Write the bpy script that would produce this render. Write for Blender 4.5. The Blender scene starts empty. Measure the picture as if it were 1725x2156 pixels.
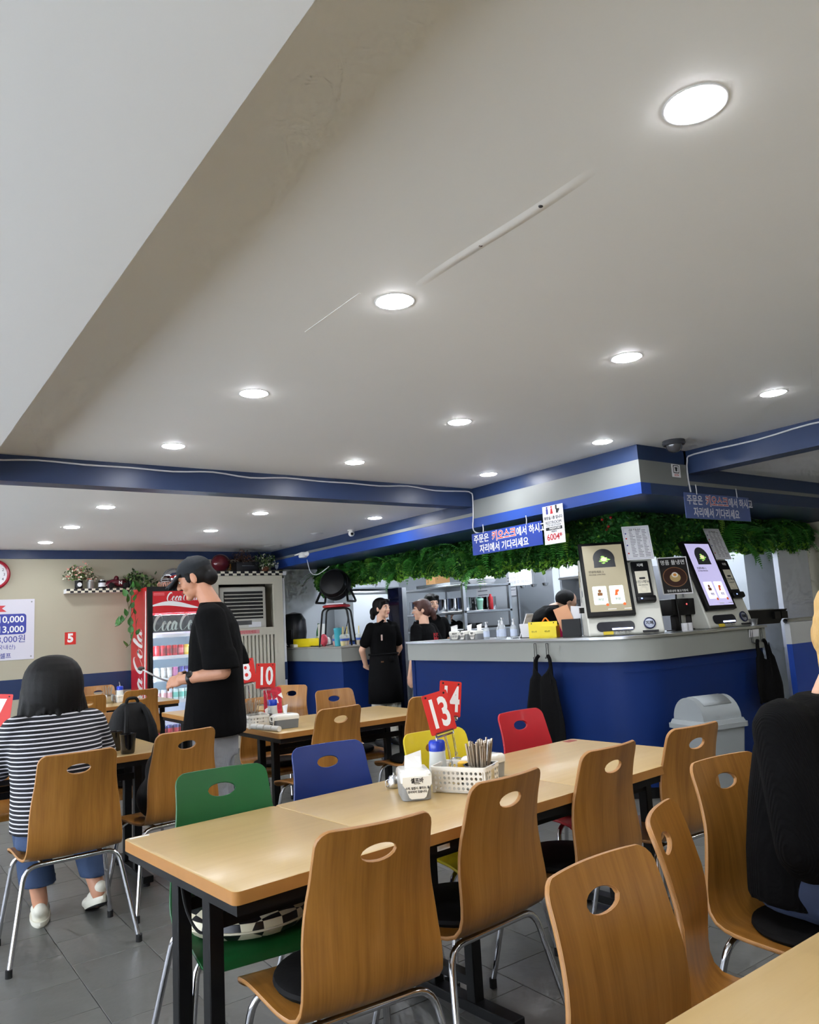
import bpy, bmesh, math, random
import numpy as np
from mathutils import Vector, Matrix, Euler
random.seed(7)
C = bpy.context.scene.collection
sc = bpy.context.scene
PI = math.pi
R = math.radians
# ---------------------------------------------------------------- camera, world, exposure
CAM_Z = 1.30
yaw, pitch, roll, FPX = R(53.8754), R(8.3051), R(-3.2917), 1611.05
fw = Vector((math.cos(yaw)*math.cos(pitch), math.sin(yaw)*math.cos(pitch), math.sin(pitch)))
r0 = Vector((math.sin(yaw), -math.cos(yaw), 0)); u0 = r0.cross(fw)
rt = math.cos(roll)*r0 + math.sin(roll)*u0
up = -math.sin(roll)*r0 + math.cos(roll)*u0
cd = bpy.data.cameras.new('camera'); cam = bpy.data.objects.new('camera', cd); C.objects.link(cam)
cam.matrix_world = Matrix(((rt.x, up.x, -fw.x, 0), (rt.y, up.y, -fw.y, 0), (rt.z, up.z, -fw.z, CAM_Z), (0, 0, 0, 1)))
cd.sensor_fit = 'HORIZONTAL'; cd.sensor_width = 36; cd.lens = 36*FPX/1725; cd.clip_start = .02; cd.clip_end = 60
sc.camera = cam
w = bpy.data.worlds.new('world'); sc.world = w; w.use_nodes = True
w.node_tree.nodes['Background'].inputs[0].default_value = (.80, .88, 1, 1)
w.node_tree.nodes['Background'].inputs[1].default_value = 4.1
vs = sc.view_settings
vs.view_transform = 'Standard'; vs.look = 'None'; vs.gamma = 1; vs.use_curve_mapping = False
vs.exposure = 1.0
cy = sc.cycles      # keep the light transport affordable in a closed room
cy.max_bounces = 6; cy.diffuse_bounces = 4; cy.glossy_bounces = 2; cy.transmission_bounces = 4; cy.transparent_max_bounces = 6
cy.caustics_reflective = False; cy.caustics_refractive = False; cy.blur_glossy = 1.0; cy.use_adaptive_sampling = True; cy.adaptive_threshold = .09; cy.adaptive_min_samples = 12; cy.light_sampling_threshold = .03
LAMP = 88.0        # radiance of the ceiling lamps' diffusers
KITCHEN = 19.0     # radiance of the kitchen tubes

# ---------------------------------------------------------------- materials
MATS = {}
def lin(c):
    c = [x/255 for x in c]
    return tuple(x/12.92 if x <= .04045 else ((x+.055)/1.055)**2.4 for x in c)+(1,)
def M(name, col=(128, 128, 128), rough=.5, metal=0, var=None, bump=None, coat=0, emit=0, trans=0, alpha=1, ior=1.45, spec=.5, stretch=(1, 1, 1), rnd=0, sheen=0):
    """Principled material; var=(scale, amount) mottles the colour, bump=(scale, strength, distance) adds fine relief."""
    if name in MATS: return MATS[name]
    m = bpy.data.materials.new(name); m.use_nodes = True; MATS[name] = m
    nt = m.node_tree; b = nt.nodes['Principled BSDF']
    c = lin(col)
    b.inputs['Base Color'].default_value = c; b.inputs['Roughness'].default_value = rough; b.inputs['Metallic'].default_value = metal
    b.inputs['Coat Weight'].default_value = coat; b.inputs['Coat Roughness'].default_value = .12
    b.inputs['Transmission Weight'].default_value = trans; b.inputs['IOR'].default_value = ior; b.inputs['Alpha'].default_value = alpha
    b.inputs['Specular IOR Level'].default_value = spec
    if sheen: b.inputs['Sheen Weight'].default_value = sheen
    if emit:
        b.inputs['Emission Color'].default_value = c; b.inputs['Emission Strength'].default_value = emit
    if var or bump or rnd:
        tc = nt.nodes.new('ShaderNodeTexCoord'); mp = nt.nodes.new('ShaderNodeMapping'); mp.inputs['Scale'].default_value = stretch
        nt.links.new(tc.outputs['Object'], mp.inputs['Vector'])
    last = None
    if var:
        n = nt.nodes.new('ShaderNodeTexNoise'); n.inputs['Scale'].default_value = var[0]; n.inputs['Detail'].default_value = 4
        nt.links.new(mp.outputs[0], n.inputs['Vector'])
        mx = nt.nodes.new('ShaderNodeMix'); mx.data_type = 'RGBA'
        mx.inputs['A'].default_value = tuple(min(1, x*(1-var[1])) for x in c[:3])+(1,)
        mx.inputs['B'].default_value = tuple(min(1, x*(1+var[1])) for x in c[:3])+(1,)
        nt.links.new(n.outputs['Fac'], mx.inputs['Factor']); last = mx.outputs['Result']
        nt.links.new(last, b.inputs['Base Color'])
    if rnd:
        oi = nt.nodes.new('ShaderNodeObjectInfo'); hs = nt.nodes.new('ShaderNodeHueSaturation')
        mr = nt.nodes.new('ShaderNodeMapRange'); mr.inputs['To Min'].default_value = 1-rnd; mr.inputs['To Max'].default_value = 1+rnd
        nt.links.new(oi.outputs['Random'], mr.inputs['Value']); nt.links.new(mr.outputs[0], hs.inputs['Value'])
        if last: nt.links.new(last, hs.inputs['Color'])
        else: hs.inputs['Color'].default_value = c
        nt.links.new(hs.outputs[0], b.inputs['Base Color'])
    if bump:
        n = nt.nodes.new('ShaderNodeTexNoise'); n.inputs['Scale'].default_value = bump[0]; n.inputs['Detail'].default_value = 5
        nt.links.new(mp.outputs[0], n.inputs['Vector'])
        bp = nt.nodes.new('ShaderNodeBump'); bp.inputs['Strength'].default_value = bump[1]; bp.inputs['Distance'].default_value = bump[2] if len(bump) > 2 else .01
        nt.links.new(n.outputs['Fac'], bp.inputs['Height']); nt.links.new(bp.outputs[0], b.inputs['Normal'])
    return m
def wood(name, dark, mid, light, rough, uv=True, scale=(26, 1.6, 1), coat=.25, rnd=.08, grain=.5):
    m = bpy.data.materials.new(name); m.use_nodes = True; MATS[name] = m
    nt = m.node_tree; b = nt.nodes['Principled BSDF']; N = nt.nodes.new; L = nt.links.new
    tc = N('ShaderNodeTexCoord'); mp = N('ShaderNodeMapping'); mp.inputs['Scale'].default_value = scale
    oi = N('ShaderNodeObjectInfo'); ad = N('ShaderNodeVectorMath'); ad.operation = 'ADD'
    sc_ = N('ShaderNodeMath'); sc_.operation = 'MULTIPLY'; sc_.inputs[1].default_value = 37
    L(oi.outputs['Random'], sc_.inputs[0])
    L(tc.outputs['UV' if uv else 'Object'], mp.inputs[0]); L(mp.outputs[0], ad.inputs[0]); L(sc_.outputs[0], ad.inputs[1])
    n = N('ShaderNodeTexNoise'); n.inputs['Scale'].default_value = 1; n.inputs['Detail'].default_value = 6; n.inputs['Distortion'].default_value = .6
    L(ad.outputs[0], n.inputs['Vector'])
    n2 = N('ShaderNodeTexNoise'); n2.inputs['Scale'].default_value = 7; n2.inputs['Detail'].default_value = 3
    L(ad.outputs[0], n2.inputs['Vector'])
    mxf = N('ShaderNodeMix'); mxf.inputs[0].default_value = .3
    L(n.outputs['Fac'], mxf.inputs[2]); L(n2.outputs['Fac'], mxf.inputs[3])
    cr = N('ShaderNodeValToRGB'); e = cr.color_ramp.elements
    e[0].position = .5-grain*.36; e[0].color = lin(dark); e[1].position = .5+grain*.36; e[1].color = lin(light)
    k = e.new(.5); k.color = lin(mid)
    L(mxf.outputs[0], cr.inputs[0])
    hs = N('ShaderNodeHueSaturation'); mr = N('ShaderNodeMapRange'); mr.inputs['To Min'].default_value = 1-rnd; mr.inputs['To Max'].default_value = 1+rnd
    L(oi.outputs['Random'], mr.inputs['Value']); L(mr.outputs[0], hs.inputs['Value']); L(cr.outputs[0], hs.inputs['Color']); L(hs.outputs[0], b.inputs['Base Color'])
    b.inputs['Roughness'].default_value = rough; b.inputs['Coat Weight'].default_value = coat; b.inputs['Coat Roughness'].default_value = .2
    return m
def uvbands(name, a, c, freq, duty, rough=.5, axis=1, coord='UV'):
    """two colours alternating along one texture axis (plywood layers, knitted or woven stripes)"""
    m = bpy.data.materials.new(name); m.use_nodes = True; MATS[name] = m
    nt = m.node_tree; b = nt.nodes['Principled BSDF']; N = nt.nodes.new; L = nt.links.new
    tc = N('ShaderNodeTexCoord'); sx = N('ShaderNodeSeparateXYZ'); mu = N('ShaderNodeMath'); mu.operation = 'MULTIPLY'; mu.inputs[1].default_value = freq
    fr = N('ShaderNodeMath'); fr.operation = 'FRACT'; gt = N('ShaderNodeMath'); gt.operation = 'GREATER_THAN'; gt.inputs[1].default_value = duty
    mx = N('ShaderNodeMix'); mx.data_type = 'RGBA'; mx.inputs['A'].default_value = lin(a); mx.inputs['B'].default_value = lin(c)
    L(tc.outputs[coord], sx.inputs[0]); L(sx.outputs[axis], mu.inputs[0]); L(mu.outputs[0], fr.inputs[0]); L(fr.outputs[0], gt.inputs[0]); L(gt.outputs[0], mx.inputs['Factor'])
    L(mx.outputs['Result'], b.inputs['Base Color']); b.inputs['Roughness'].default_value = rough
    return m

# ---------------------------------------------------------------- mesh builder
class B:
    def __init__(s): s.v = []; s.f = []; s.mi = []; s.uv = {}; s.cur = 0
    def add(s, vs, fs, mi=None):
        o = len(s.v); s.v += [tuple(p) for p in vs]
        for f in fs: s.f.append(tuple(i+o for i in f)); s.mi.append(s.cur if mi is None else mi)
        return s
    def box(s, x0, x1, y0, y1, z0, z1, bev=0, mat=None, mi=None, seg=2):
        if bev:
            bm = bmesh.new(); bmesh.ops.create_cube(bm, size=1)
            for v in bm.verts: v.co = Vector(((x0+x1)/2+v.co.x*(x1-x0), (y0+y1)/2+v.co.y*(y1-y0), (z0+z1)/2+v.co.z*(z1-z0)))
            bmesh.ops.bevel(bm, geom=bm.edges[:], offset=bev, segments=seg, affect='EDGES', profile=.5)
            bm.verts.index_update()
            vs = [v.co.copy() for v in bm.verts]; fs = [[v.index for v in f.verts] for f in bm.faces]; bm.free()
        else:
            vs = [Vector((x, y, z)) for x in (x0, x1) for y in (y0, y1) for z in (z0, z1)]
            fs = [(0, 1, 3, 2), (4, 6, 7, 5), (0, 4, 5, 1), (2, 3, 7, 6), (0, 2, 6, 4), (1, 5, 7, 3)]
        if mat is not None: vs = [mat @ v for v in vs]
        return s.add(vs, fs, mi)
    def tube(s, pts, r, n=8, cap=True, mi=None):
        pts = [Vector(p) for p in pts]; rr = r if isinstance(r, (list, tuple)) else [r]*len(pts)
        vs = []; fs = []; prev = None
        for i, p in enumerate(pts):
            d = (pts[min(i+1, len(pts)-1)]-pts[max(i-1, 0)]).normalized()
            if prev is None:
                a = d.orthogonal().normalized()
            else:
                a = prev-d*prev.dot(d)
                a = a.normalized() if a.length > 1e-6 else d.orthogonal().normalized()
            prev = a; bb = d.cross(a)
            for k in range(n):
                t = 2*PI*k/n; vs.append(p+(a*math.cos(t)+bb*math.sin(t))*rr[i])
        for i in range(len(pts)-1):
            for k in range(n): fs.append((i*n+k, i*n+(k+1) % n, (i+1)*n+(k+1) % n, (i+1)*n+k))
        if cap: fs += [tuple(range(n-1, -1, -1)), tuple((len(pts)-1)*n+k for k in range(n))]
        return s.add(vs, fs, mi)
    def lathe(s, prof, n=20, c=(0, 0, 0), mat=None, mi=None, cap=True):
        vs = []; fs = []; c = Vector(c)
        for (r, z) in prof:
            for k in range(n):
                p = Vector((r*math.cos(2*PI*k/n), r*math.sin(2*PI*k/n), z))
                vs.append((mat @ p if mat is not None else p)+c)
        m = len(prof)
        for i in range(m-1):
            for k in range(n): fs.append((i*n+k, i*n+(k+1) % n, (i+1)*n+(k+1) % n, (i+1)*n+k))
        if cap:
            if prof[0][0] > 1e-5: fs.append(tuple(range(n-1, -1, -1)))
            if prof[-1][0] > 1e-5: fs.append(tuple((m-1)*n+k for k in range(n)))
        return s.add(vs, fs, mi)
    def ell(s, c, rad, mat=None, n=16, m=10, mi=None):
        c = Vector(c); prof = []
        vs = []; fs = []
        for i in range(m+1):
            a = -PI/2+PI*i/m
            for k in range(n):
                t = 2*PI*k/n; p = Vector((rad[0]*math.cos(a)*math.cos(t), rad[1]*math.cos(a)*math.sin(t), rad[2]*math.sin(a)))
                vs.append((mat @ p if mat is not None else p)+c)
        for i in range(m):
            for k in range(n): fs.append((i*n+k, i*n+(k+1) % n, (i+1)*n+(k+1) % n, (i+1)*n+k))
        return s.add(vs, fs, mi)
    def prism(s, out, z0, z1, mat=None, mi=None):
        n = len(out); vs = [Vector((x, y, z0)) for x, y in out]+[Vector((x, y, z1)) for x, y in out]
        if mat is not None: vs = [mat @ v for v in vs]
        fs = [tuple(range(n-1, -1, -1)), tuple(range(n, 2*n))]+[(i, (i+1) % n, n+(i+1) % n, n+i) for i in range(n)]
        return s.add(vs, fs, mi)
    def cap(s, p0, p1, r0, r1, n=14, mi=None):
        """tapered capsule"""
        p0 = Vector(p0); p1 = Vector(p1); d = (p1-p0); L = d.length or 1e-6; d = d/L
        pts = []; rr = []
        for a in (-80, -50, -20): pts.append(p0+d*r0*math.sin(R(a))); rr.append(r0*math.cos(R(a)))
        pts += [p0, p1]; rr += [r0, r1]
        for a in (20, 50, 80): pts.append(p1+d*r1*math.sin(R(a))); rr.append(r1*math.cos(R(a)))
        return s.tube(pts, rr, n, True, mi)
    def mesh(s, name, mats, smooth=40):
        me = bpy.data.meshes.new(name); me.from_pydata(s.v, [], s.f)
        for m in (mats if isinstance(mats, (list, tuple)) else [mats]): me.materials.append(m)
        if any(s.mi): me.polygons.foreach_set('material_index', s.mi)
        if s.uv:
            ul = me.uv_layers.new(name='UVMap')
            for lp in me.loops:
                ul.data[lp.index].uv = s.uv.get(lp.vertex_index, (0, 0))
        if smooth:
            me.polygons.foreach_set('use_smooth', [True]*len(me.polygons)); me.set_sharp_from_angle(angle=R(smooth))
        me.update(); return me
    def obj(s, name, mats, parent=None, loc=(0, 0, 0), rot=(0, 0, 0), smooth=40, label=None):
        return put(name, s.mesh(name, mats, smooth), parent, loc, rot, label)
def put(name, me, parent=None, loc=(0, 0, 0), rot=(0, 0, 0), label=None):
    o = bpy.data.objects.new(name, me); C.objects.link(o); o.location = loc; o.rotation_euler = rot
    if parent: o.parent = parent
    if label: o['label'] = label
    return o
def tag(o, label, cat, group=None, kind=None):
    if label: o['label'] = label
    if cat: o['category'] = cat
    if group: o['group'] = group
    if kind: o['kind'] = kind
    return o
def thing(name, label, cat, loc=(0, 0, 0), rz=0, group=None):
    o = bpy.data.objects.new(name, None); C.objects.link(o); o.location = loc; o.rotation_euler = (0, 0, rz); o.empty_display_size = .05
    return tag(o, label, cat, group)
def struct(o): o['kind'] = 'structure'; return o
def copy_tree(o, parent=None, deep=0):
    c = o.copy(); C.objects.link(c)
    if parent: c.parent = parent
    if deep < 2:
        for ch in list(o.children): copy_tree(ch, c, deep+1)
    return c
def place(proto, used, label, cat, loc, rz, group=None):
    """first use moves the prototype itself, later uses copy it with all its parts"""
    o = copy_tree(proto) if used else proto
    o.location = loc; o.rotation_euler = (0, 0, rz)
    return tag(o, label, cat, group)
TEXTS = []
def text(s, size, mat, parent, loc, rot=(0, 0, 0), name='lettering', ax='CENTER', bold=0, sx=1, shear=0):
    cu = bpy.data.curves.new('text', 'FONT'); cu.body = s; cu.size = size; cu.align_x = ax; cu.align_y = 'CENTER'; cu.offset = bold*size; cu.shear = shear
    cu.resolution_u = 3; cu.extrude = .0003
    o = bpy.data.objects.new(name, cu); C.objects.link(o); o.location = loc; o.rotation_euler = rot; o.scale = (sx, 1, 1); o.parent = parent
    cu.materials.append(mat); TEXTS.append(o); return o
def flush_texts():
    bpy.context.view_layer.update(); dg = bpy.context.evaluated_depsgraph_get()
    for o in TEXTS:
        me = bpy.data.meshes.new_from_object(o.evaluated_get(dg)); me.name = o.name
        n = bpy.data.objects.new('tmp', me); C.objects.link(n); n.parent = o.parent; n.location = o.location; n.rotation_euler = o.rotation_euler; n.scale = o.scale
        nm = o.name; bpy.data.objects.remove(o); n.name = nm.split('.')[0]
def catmull(P, n):
    P = [Vector(p) for p in P]; Q = [2*P[0]-P[1]]+P+[2*P[-1]-P[-2]]; out = []
    for i in range(1, len(Q)-2):
        for k in range(n):
            t = k/n; a, b, c, d = Q[i-1], Q[i], Q[i+1], Q[i+2]
            out.append(.5*((2*b)+(c-a)*t+(2*a-5*b+4*c-d)*t*t+(3*b-a-3*c+d)*t**3))
    out.append(P[-1]); return out
def rrect(x0, x1, y0, y1, r, n=5):
    o = []
    for cx, cy, a in ((x1-r, y1-r, 0), (x0+r, y1-r, 90), (x0+r, y0+r, 180), (x1-r, y0+r, 270)):
        for k in range(n+1): t = R(a+90*k/n); o.append((cx+r*math.cos(t), cy+r*math.sin(t)))
    return o
def rotm(x=0, y=0, z=0, t=(0, 0, 0)): return Matrix.Translation(t) @ Euler((R(x), R(y), R(z))).to_matrix().to_4x4()

ceil_m = M('ceiling_wallpaper', (243, 243, 240), .6, bump=(18, .05, .01), var=(1.2, .03))
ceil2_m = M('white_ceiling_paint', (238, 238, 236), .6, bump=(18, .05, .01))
wall_m = M('cream_wall_paint', (178, 172, 151), .55, bump=(40, .04, .005), var=(2, .03))
navy_m = M('navy_blue_paint', (38, 56, 92), .38, var=(3, .06))
lit_blue_m = M('lit_blue_paint', (36, 70, 148), .42)  # lower soffit band where light falls, the light put into a brighter blue
grey_m = M('light_grey_paint', (154, 157, 151), .45, var=(3, .02))
soff_m = M('soffit_grey_paint', (126, 129, 127), .45, var=(3, .02))
white_m = M('white_paint', (232, 234, 236), .5)
chrome = M('chrome', (205, 205, 210), .13, 1)
steel = M('brushed_steel', (196, 198, 200), .3, 1, bump=(60, .05, .002), stretch=(1, 1, 12))
black_m = M('black_steel', (13, 13, 14), .5, var=(8, .2), spec=.3)
blackp = M('black_plastic', (13, 13, 14), .4, spec=.35)
whitep = M('white_plastic', (235, 233, 226), .35)
greyp = M('grey_plastic', (150, 152, 152), .45)
rubber = M('black_rubber', (16, 16, 16), .7)
red_m = M('red_print', (214, 48, 42), .45)
ink = M('black_ink', (25, 25, 28), .6)
white_ink = M('white_ink', (240, 240, 238), .5)
red_ink = M('red_ink', (196, 40, 46), .5)
blue_ink = M('blue_ink', (52, 62, 150), .5)
paper = M('paper', (236, 236, 240), .7)
clear = M('clear_acrylic', (245, 248, 250), .05, trans=.95, ior=1.3)
tissue = M('tissue_paper', (245, 245, 244), .9)
# ================================================================= the room
ZC, ZB, ZD = 2.45, 2.33, 2.25
XS, YS, YB, XW = 4.39, 3.28, 9.15, 8.0
def sbox(name, mat, *a, **k): return struct(B().box(*a, **k).obj(name, mat, smooth=0))
# floor: grout bed with single slate-grey vinyl tiles
tile_m = M('slate_vinyl_tile', (100, 100, 96), .36, var=(5, .22), bump=(26, .16, .006), rnd=.10)
floor = sbox('floor', M('dark_grout', (62, 62, 62), .8), -2.6, XW, -3, YB, -.06, -.003)
tb = B().box(.0012, .3038, .0012, .3038, -.004, 0, bev=.0012, seg=1).mesh('floor_tile', tile_m)
cand = []
def pix(p):
    q = Vector(p)-Vector((0, 0, CAM_Z)); d = q.dot(fw)
    return (862.5+FPX*q.dot(rt)/d, 1078-FPX*q.dot(up)/d, d) if d > .1 else (0, 0, -1)
for i in range(35):
    for j in range(40):
        x = -2.6+.305*i+.018; y = -3+.305*j+(.152 if i % 2 else 0)+.02
        if x+.305 > XW or y+.305 > YB: continue
        px, py, d = pix((x+.15, y+.15, 0))
        vis = d > 0 and -60 < px < 1790 and 1560 < py < 2300 and x < 6.2
        cand.append((d if vis else 99, x, y))
cand.sort()
rest = B()
for k, (d, x, y) in enumerate(cand):
    if k < 290 and d < 90: put('floor_tile', tb, floor, (x, y, 0))
    else: rest.box(x+.0012, x+.3038, y+.0012, y+.3038, -.004, 0)
o = rest.obj('floor_tile_field', tile_m, floor, smooth=0); o['kind'] = 'stuff'

ceiling = sbox('ceiling', ceil_m, .535, 4.97, -3, 5.07, ZC, ZC+.1)
sbox('ceiling', ceil_m, -2.6, XW, 5.07, YB, ZB, ZC+.1)
sbox('ceiling', ceil_m, 4.97, XW, -3, 5.07, ZB, ZC+.1)
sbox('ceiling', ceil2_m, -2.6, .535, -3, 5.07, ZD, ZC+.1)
# taped joint in the ceiling with two screw heads, showing as a raised ridge
seam = B()
for k in range(31):
    t = k/30; y = 1.18+.80*t; hh = .0055*math.sin(PI*t)**.6+.0002
    for j in range(7): u = j/3-1; seam.v.append((1.532+.005*math.sin(6*t)+.024*u, y, ZC-hh*math.cos(u*PI/2)**1.5+.0004))
seam.f += [(k*7+j, k*7+j+1, k*7+j+8, k*7+j+7) for k in range(30) for j in range(6)]; seam.mi += [0]*180
struct(seam.obj('trim_1', ceil_m, smooth=80))
struct(B().box(1.384, 1.392, 2.12, 2.52, ZC-.0015, ZC+.01).obj('trim_2', ceil_m, smooth=0))
for y in (1.385, 1.645):
    tag(B().lathe([(0, -.003), (.006, -.003), (.008, 0)], 10).obj('screw_head', M('grey_screw', (90, 90, 90), .5, .6), loc=(1.532, y, ZC-.002)),
        'small grey screw head in the ceiling seam, %s the big downlight' % ('nearer to' if y < 1.5 else 'farther from'), 'screw', 'screws in the ceiling seam')
# painted beams
sbox('trim_3', navy_m, -2.6, XS, 5.06, 5.20, 2.288, ZC)
sbox('trim_4', navy_m, 4.956, 5.10, -3, YS, 2.278, ZC)
# soffit over the counter: front corner with a broad grey stripe, elsewhere a thin one
SW = .72
def soffit(n, x0, x1, y0, y1, z0, z1, mat): sbox('trim_%d' % n, mat, x0, x1, y0, y1, z0, z1)
soffit(5, XS, XS+.1, YS, 5.06, 2.342, ZC, navy_m)
soffit(6, XS-.006, XS+.1, YS-.006, 5.06, 2.18, 2.342, soff_m)
soffit(7, XS-.008, XS+.1, YS-.008, 5.06, 2.10, 2.18, lit_blue_m)
soffit(8, XS+.1, 4.956, YS, YS+.1, 2.342, ZC, navy_m)
soffit(9, XS+.1, 4.93, YS-.006, YS+.1, 2.18, 2.342, soff_m)
soffit(10, XS+.1, 4.94, YS-.008, YS+.1, 2.10, 2.18, navy_m)  # shaded side of the same lower band, its shade put in as navy
soffit(11, XS, XS+.1, 5.06, YB, 2.235, ZC, navy_m)
soffit(12, XS-.004, XS+.1, 5.06, YB, 2.205, 2.235, soff_m)
soffit(13, XS, XS+.1, 5.06, YB, 2.10, 2.205, lit_blue_m)
soffit(14, 4.93, XW, YS, YS+.1, 2.223, ZC, navy_m)
soffit(15, 4.93, XW, YS-.004, YS+.1, 2.194, 2.223, soff_m)
soffit(16, 4.93, XW, YS, YS+.1, 2.10, 2.194, navy_m)  # lower band continues on the shaded side, again darkened to navy
soffit(19, XS+.1, XS+SW, YS+.1, YB, 2.10, 2.14, navy_m)
soffit(20, XS+SW, XW, YS+.1, YS+SW, 2.10, 2.14, navy_m)
# walls
sbox('wall_back', wall_m, -2.6, XW, YB, YB+.12, 0, ZC)
sbox('trim_17', navy_m, -2.6, XS, YB-.012, YB, 2.234, ZB)
sbox('trim_18', navy_m, -2.6, 4.42, YB-.004, YB, .747, .955)
YF = -1.2
sbox('wall_front', wall_m, -2.6, XW, YF-.12, YF, 0, ZC)
sbox('wall_right', wall_m, XW, XW+.12, YF, YB, 0, ZC)
# added shopfront glazing, out of view on the left, lighting ceiling and soffit
for a_ in ((-2.72, -2.6, YF, YB, 0, .30), (-2.72, -2.6, YF, YB, 2.12, ZC), (-2.72, -2.6, YF, -.9, .30, 2.12), (-2.72, -2.6, 8.6, YB, .30, 2.12)): sbox('wall_left', wall_m, *a_)
for k_ in range(4):
    y0_ = -.9+9.5*k_/4; y1_ = -.9+9.5*(k_+1)/4
    wn = struct(B().box(-2.70, -2.62, y0_, y0_+.05, .30, 2.12).box(-2.70, -2.62, y1_-.05, y1_, .30, 2.12).box(-2.70, -2.62, y0_+.05, y1_-.05, .30, .36).box(-2.70, -2.62, y0_+.05, y1_-.05, 2.06, 2.12).obj('added_window_%d' % (k_+1), black_m, smooth=0))
    B().box(-2.664, -2.658, y0_+.05, y1_-.05, .36, 2.06).obj('pane', M('shop_glass', (245, 250, 250), .02, alpha=.06), wn, smooth=0)
# kitchen lining: cold white walls with a blue dado, seen past the counter
kit_m = M('kitchen_white_panel', (222, 228, 234), .3, var=(2, .03))
sbox('wall_kitchen', kit_m, 4.55, XW, YB-.03, YB, 0, ZB)
sbox('wall_kitchen', kit_m, 7.3, XW, 4.3, YB-.03, 0, ZB)
# ================================================================= ceiling lamps
lamp_e = M('lamp_diffuser', (248, 250, 255), .5, emit=LAMP)
dim_e = M('unlit_diffuser', (232, 232, 230), .4)
def downlight(x, y, z, label, r=.064, lit=True):
    t = thing('ceiling_downlight', label, 'downlight', (x, y, z), 0, 'round downlights in the ceiling')
    put('trim_ring', RING, t); put('diffuser', DIFF if lit else DIFF0, t)
RING = B().lathe([(.066, -.0002), (.0665, -.0012), (.071, -.0016), (.074, -.001), (.0745, 0)], 32, cap=False).mesh('trim_ring', white_m)
dp = [(0, -.0085)]+[(.0655*math.sin(R(a)), -.0085*math.cos(R(a))) for a in (30, 60, 90)]
DIFF = B().lathe(dp[::-1], 24).mesh('diffuser', lamp_e)
DIFF0 = B().lathe(dp[::-1], 32).mesh('diffuser', dim_e)
rows = {1.535: 'leftmost row', 2.83: 'middle row', 4.09: 'row along the counter'}
nth = ['first', 'second', 'third', 'fourth', 'fifth', 'sixth']
for x, rn in rows.items():
    for k, y in enumerate((.89, 2.12, 3.33, 4.50)):
        if x > 2 and k == 0:
            lab = 'lit round ceiling downlight out to the right of the view, %s' % rn
        elif x < 2:
            lab = 'lit ceiling downlight, %s from the front, %s before the navy beam' % (nth[k], rn)
        else:
            lab = 'lit ceiling downlight, %s from the front, %s before the navy beam' % (nth[k-1], rn)
        downlight(x, y, ZC, lab)
    for k, y in enumerate((-.33,)):  # out-of-view lamps added for light, continuing the grid rows
        downlight(x, y, ZC, 'lit round ceiling downlight added behind the viewpoint, %s, %s' % (rn, nth[k]))
for x, rn in {1.552: 'leftmost row', 2.85: 'middle row', 4.05: 'row along the soffit'}.items():
    for k, y in enumerate((6.12, 7.28, 8.45)):
        lit = not (x > 2 and k == 2 or x > 4 and k == 1)
        downlight(x, y, ZB, '%s ceiling downlight, %s behind the navy beam, %s' % ('lit' if lit else 'switched-off', nth[k], rn), lit=lit)
for k, (x, y) in enumerate(((-.9, .9), (-.9, 3.3))):  # unseen lamps added to bring more light to ceiling and soffit
    downlight(x, y, ZD, 'lit round downlight added in the lowered ceiling strip, %s from the shopfront' % nth[k])
for k, (x, y) in enumerate(((6.2, 1.2), (6.2, -.4))):  # further added lamps, out of view on the right
    downlight(x, y, ZB, 'lit round downlight added in the ceiling right of the beam, %s' % nth[k])
for k, (x, y) in enumerate(((-.6, 6.2), (-.6, 8.2))):  # added lamps out of view, filling in light from the left
    downlight(x, y, ZB, 'lit round downlight added left of the view near the back wall, %s' % nth[k])
# kitchen tubes
tube_e = M('kitchen_tube', (236, 244, 255), .5, emit=KITCHEN)
for k, (x, y) in enumerate(((5.5, 7.6), (5.6, 5.6), (6.6, 6.6), (6.5, 4.6))):
    t = thing('kitchen_light', 'long white kitchen ceiling light over the %s' % ('entrance gap', 'serving counter', 'pot shelves', 'stove corner')[k], 'light', (x, y, ZB), 0, 'kitchen ceiling lights')
    B().box(-.09, .09, -.62, .62, -.05, 0, bev=.01).obj('housing', white_m, t)
    B().box(-.07, .07, -.6, .6, -.066, -.05, bev=.006).obj('diffuser', tube_e, t)
# cables clipped along the beams
cable_m = M('white_cable', (205, 206, 210), .5)
p = [(-2.5, 5.052, 2.43)]+[(-2.5+6.75*k/24, 5.05, 2.425-.012*(k % 2)-.0*k+.006*math.sin(k*2.1)) for k in range(1, 24)]+[(4.30, 5.05, 2.42), (4.36, 5.05, 2.41), (4.375, 5.04, 2.38), (4.375, 5.05, 2.2), (4.37, 5.06, 2.10), (4.40, 5.06, 2.06), (4.40, 4.98, 2.045), (4.40, 4.93, 2.05)]
tag(B().tube(catmull(p, 3), .0055, 6).obj('beam_cable', cable_m), 'thin white cable clipped along the navy beam and down to the blue sign', 'cable')
p = [(4.95, -2.9, 2.43)]+[(4.948, -2.9+6*k/16, 2.425-.02*(k % 2)) for k in range(1, 16)]+[(4.945, 3.2, 2.41), (4.94, 3.262, 2.37), (4.935, 3.268, 2.25), (4.95, 3.268, 2.14)]
tag(B().tube(catmull(p, 3), .006, 6).obj('beam_cable', cable_m), 'white cable running along the right-hand navy beam to the kiosk sign', 'cable')
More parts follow.
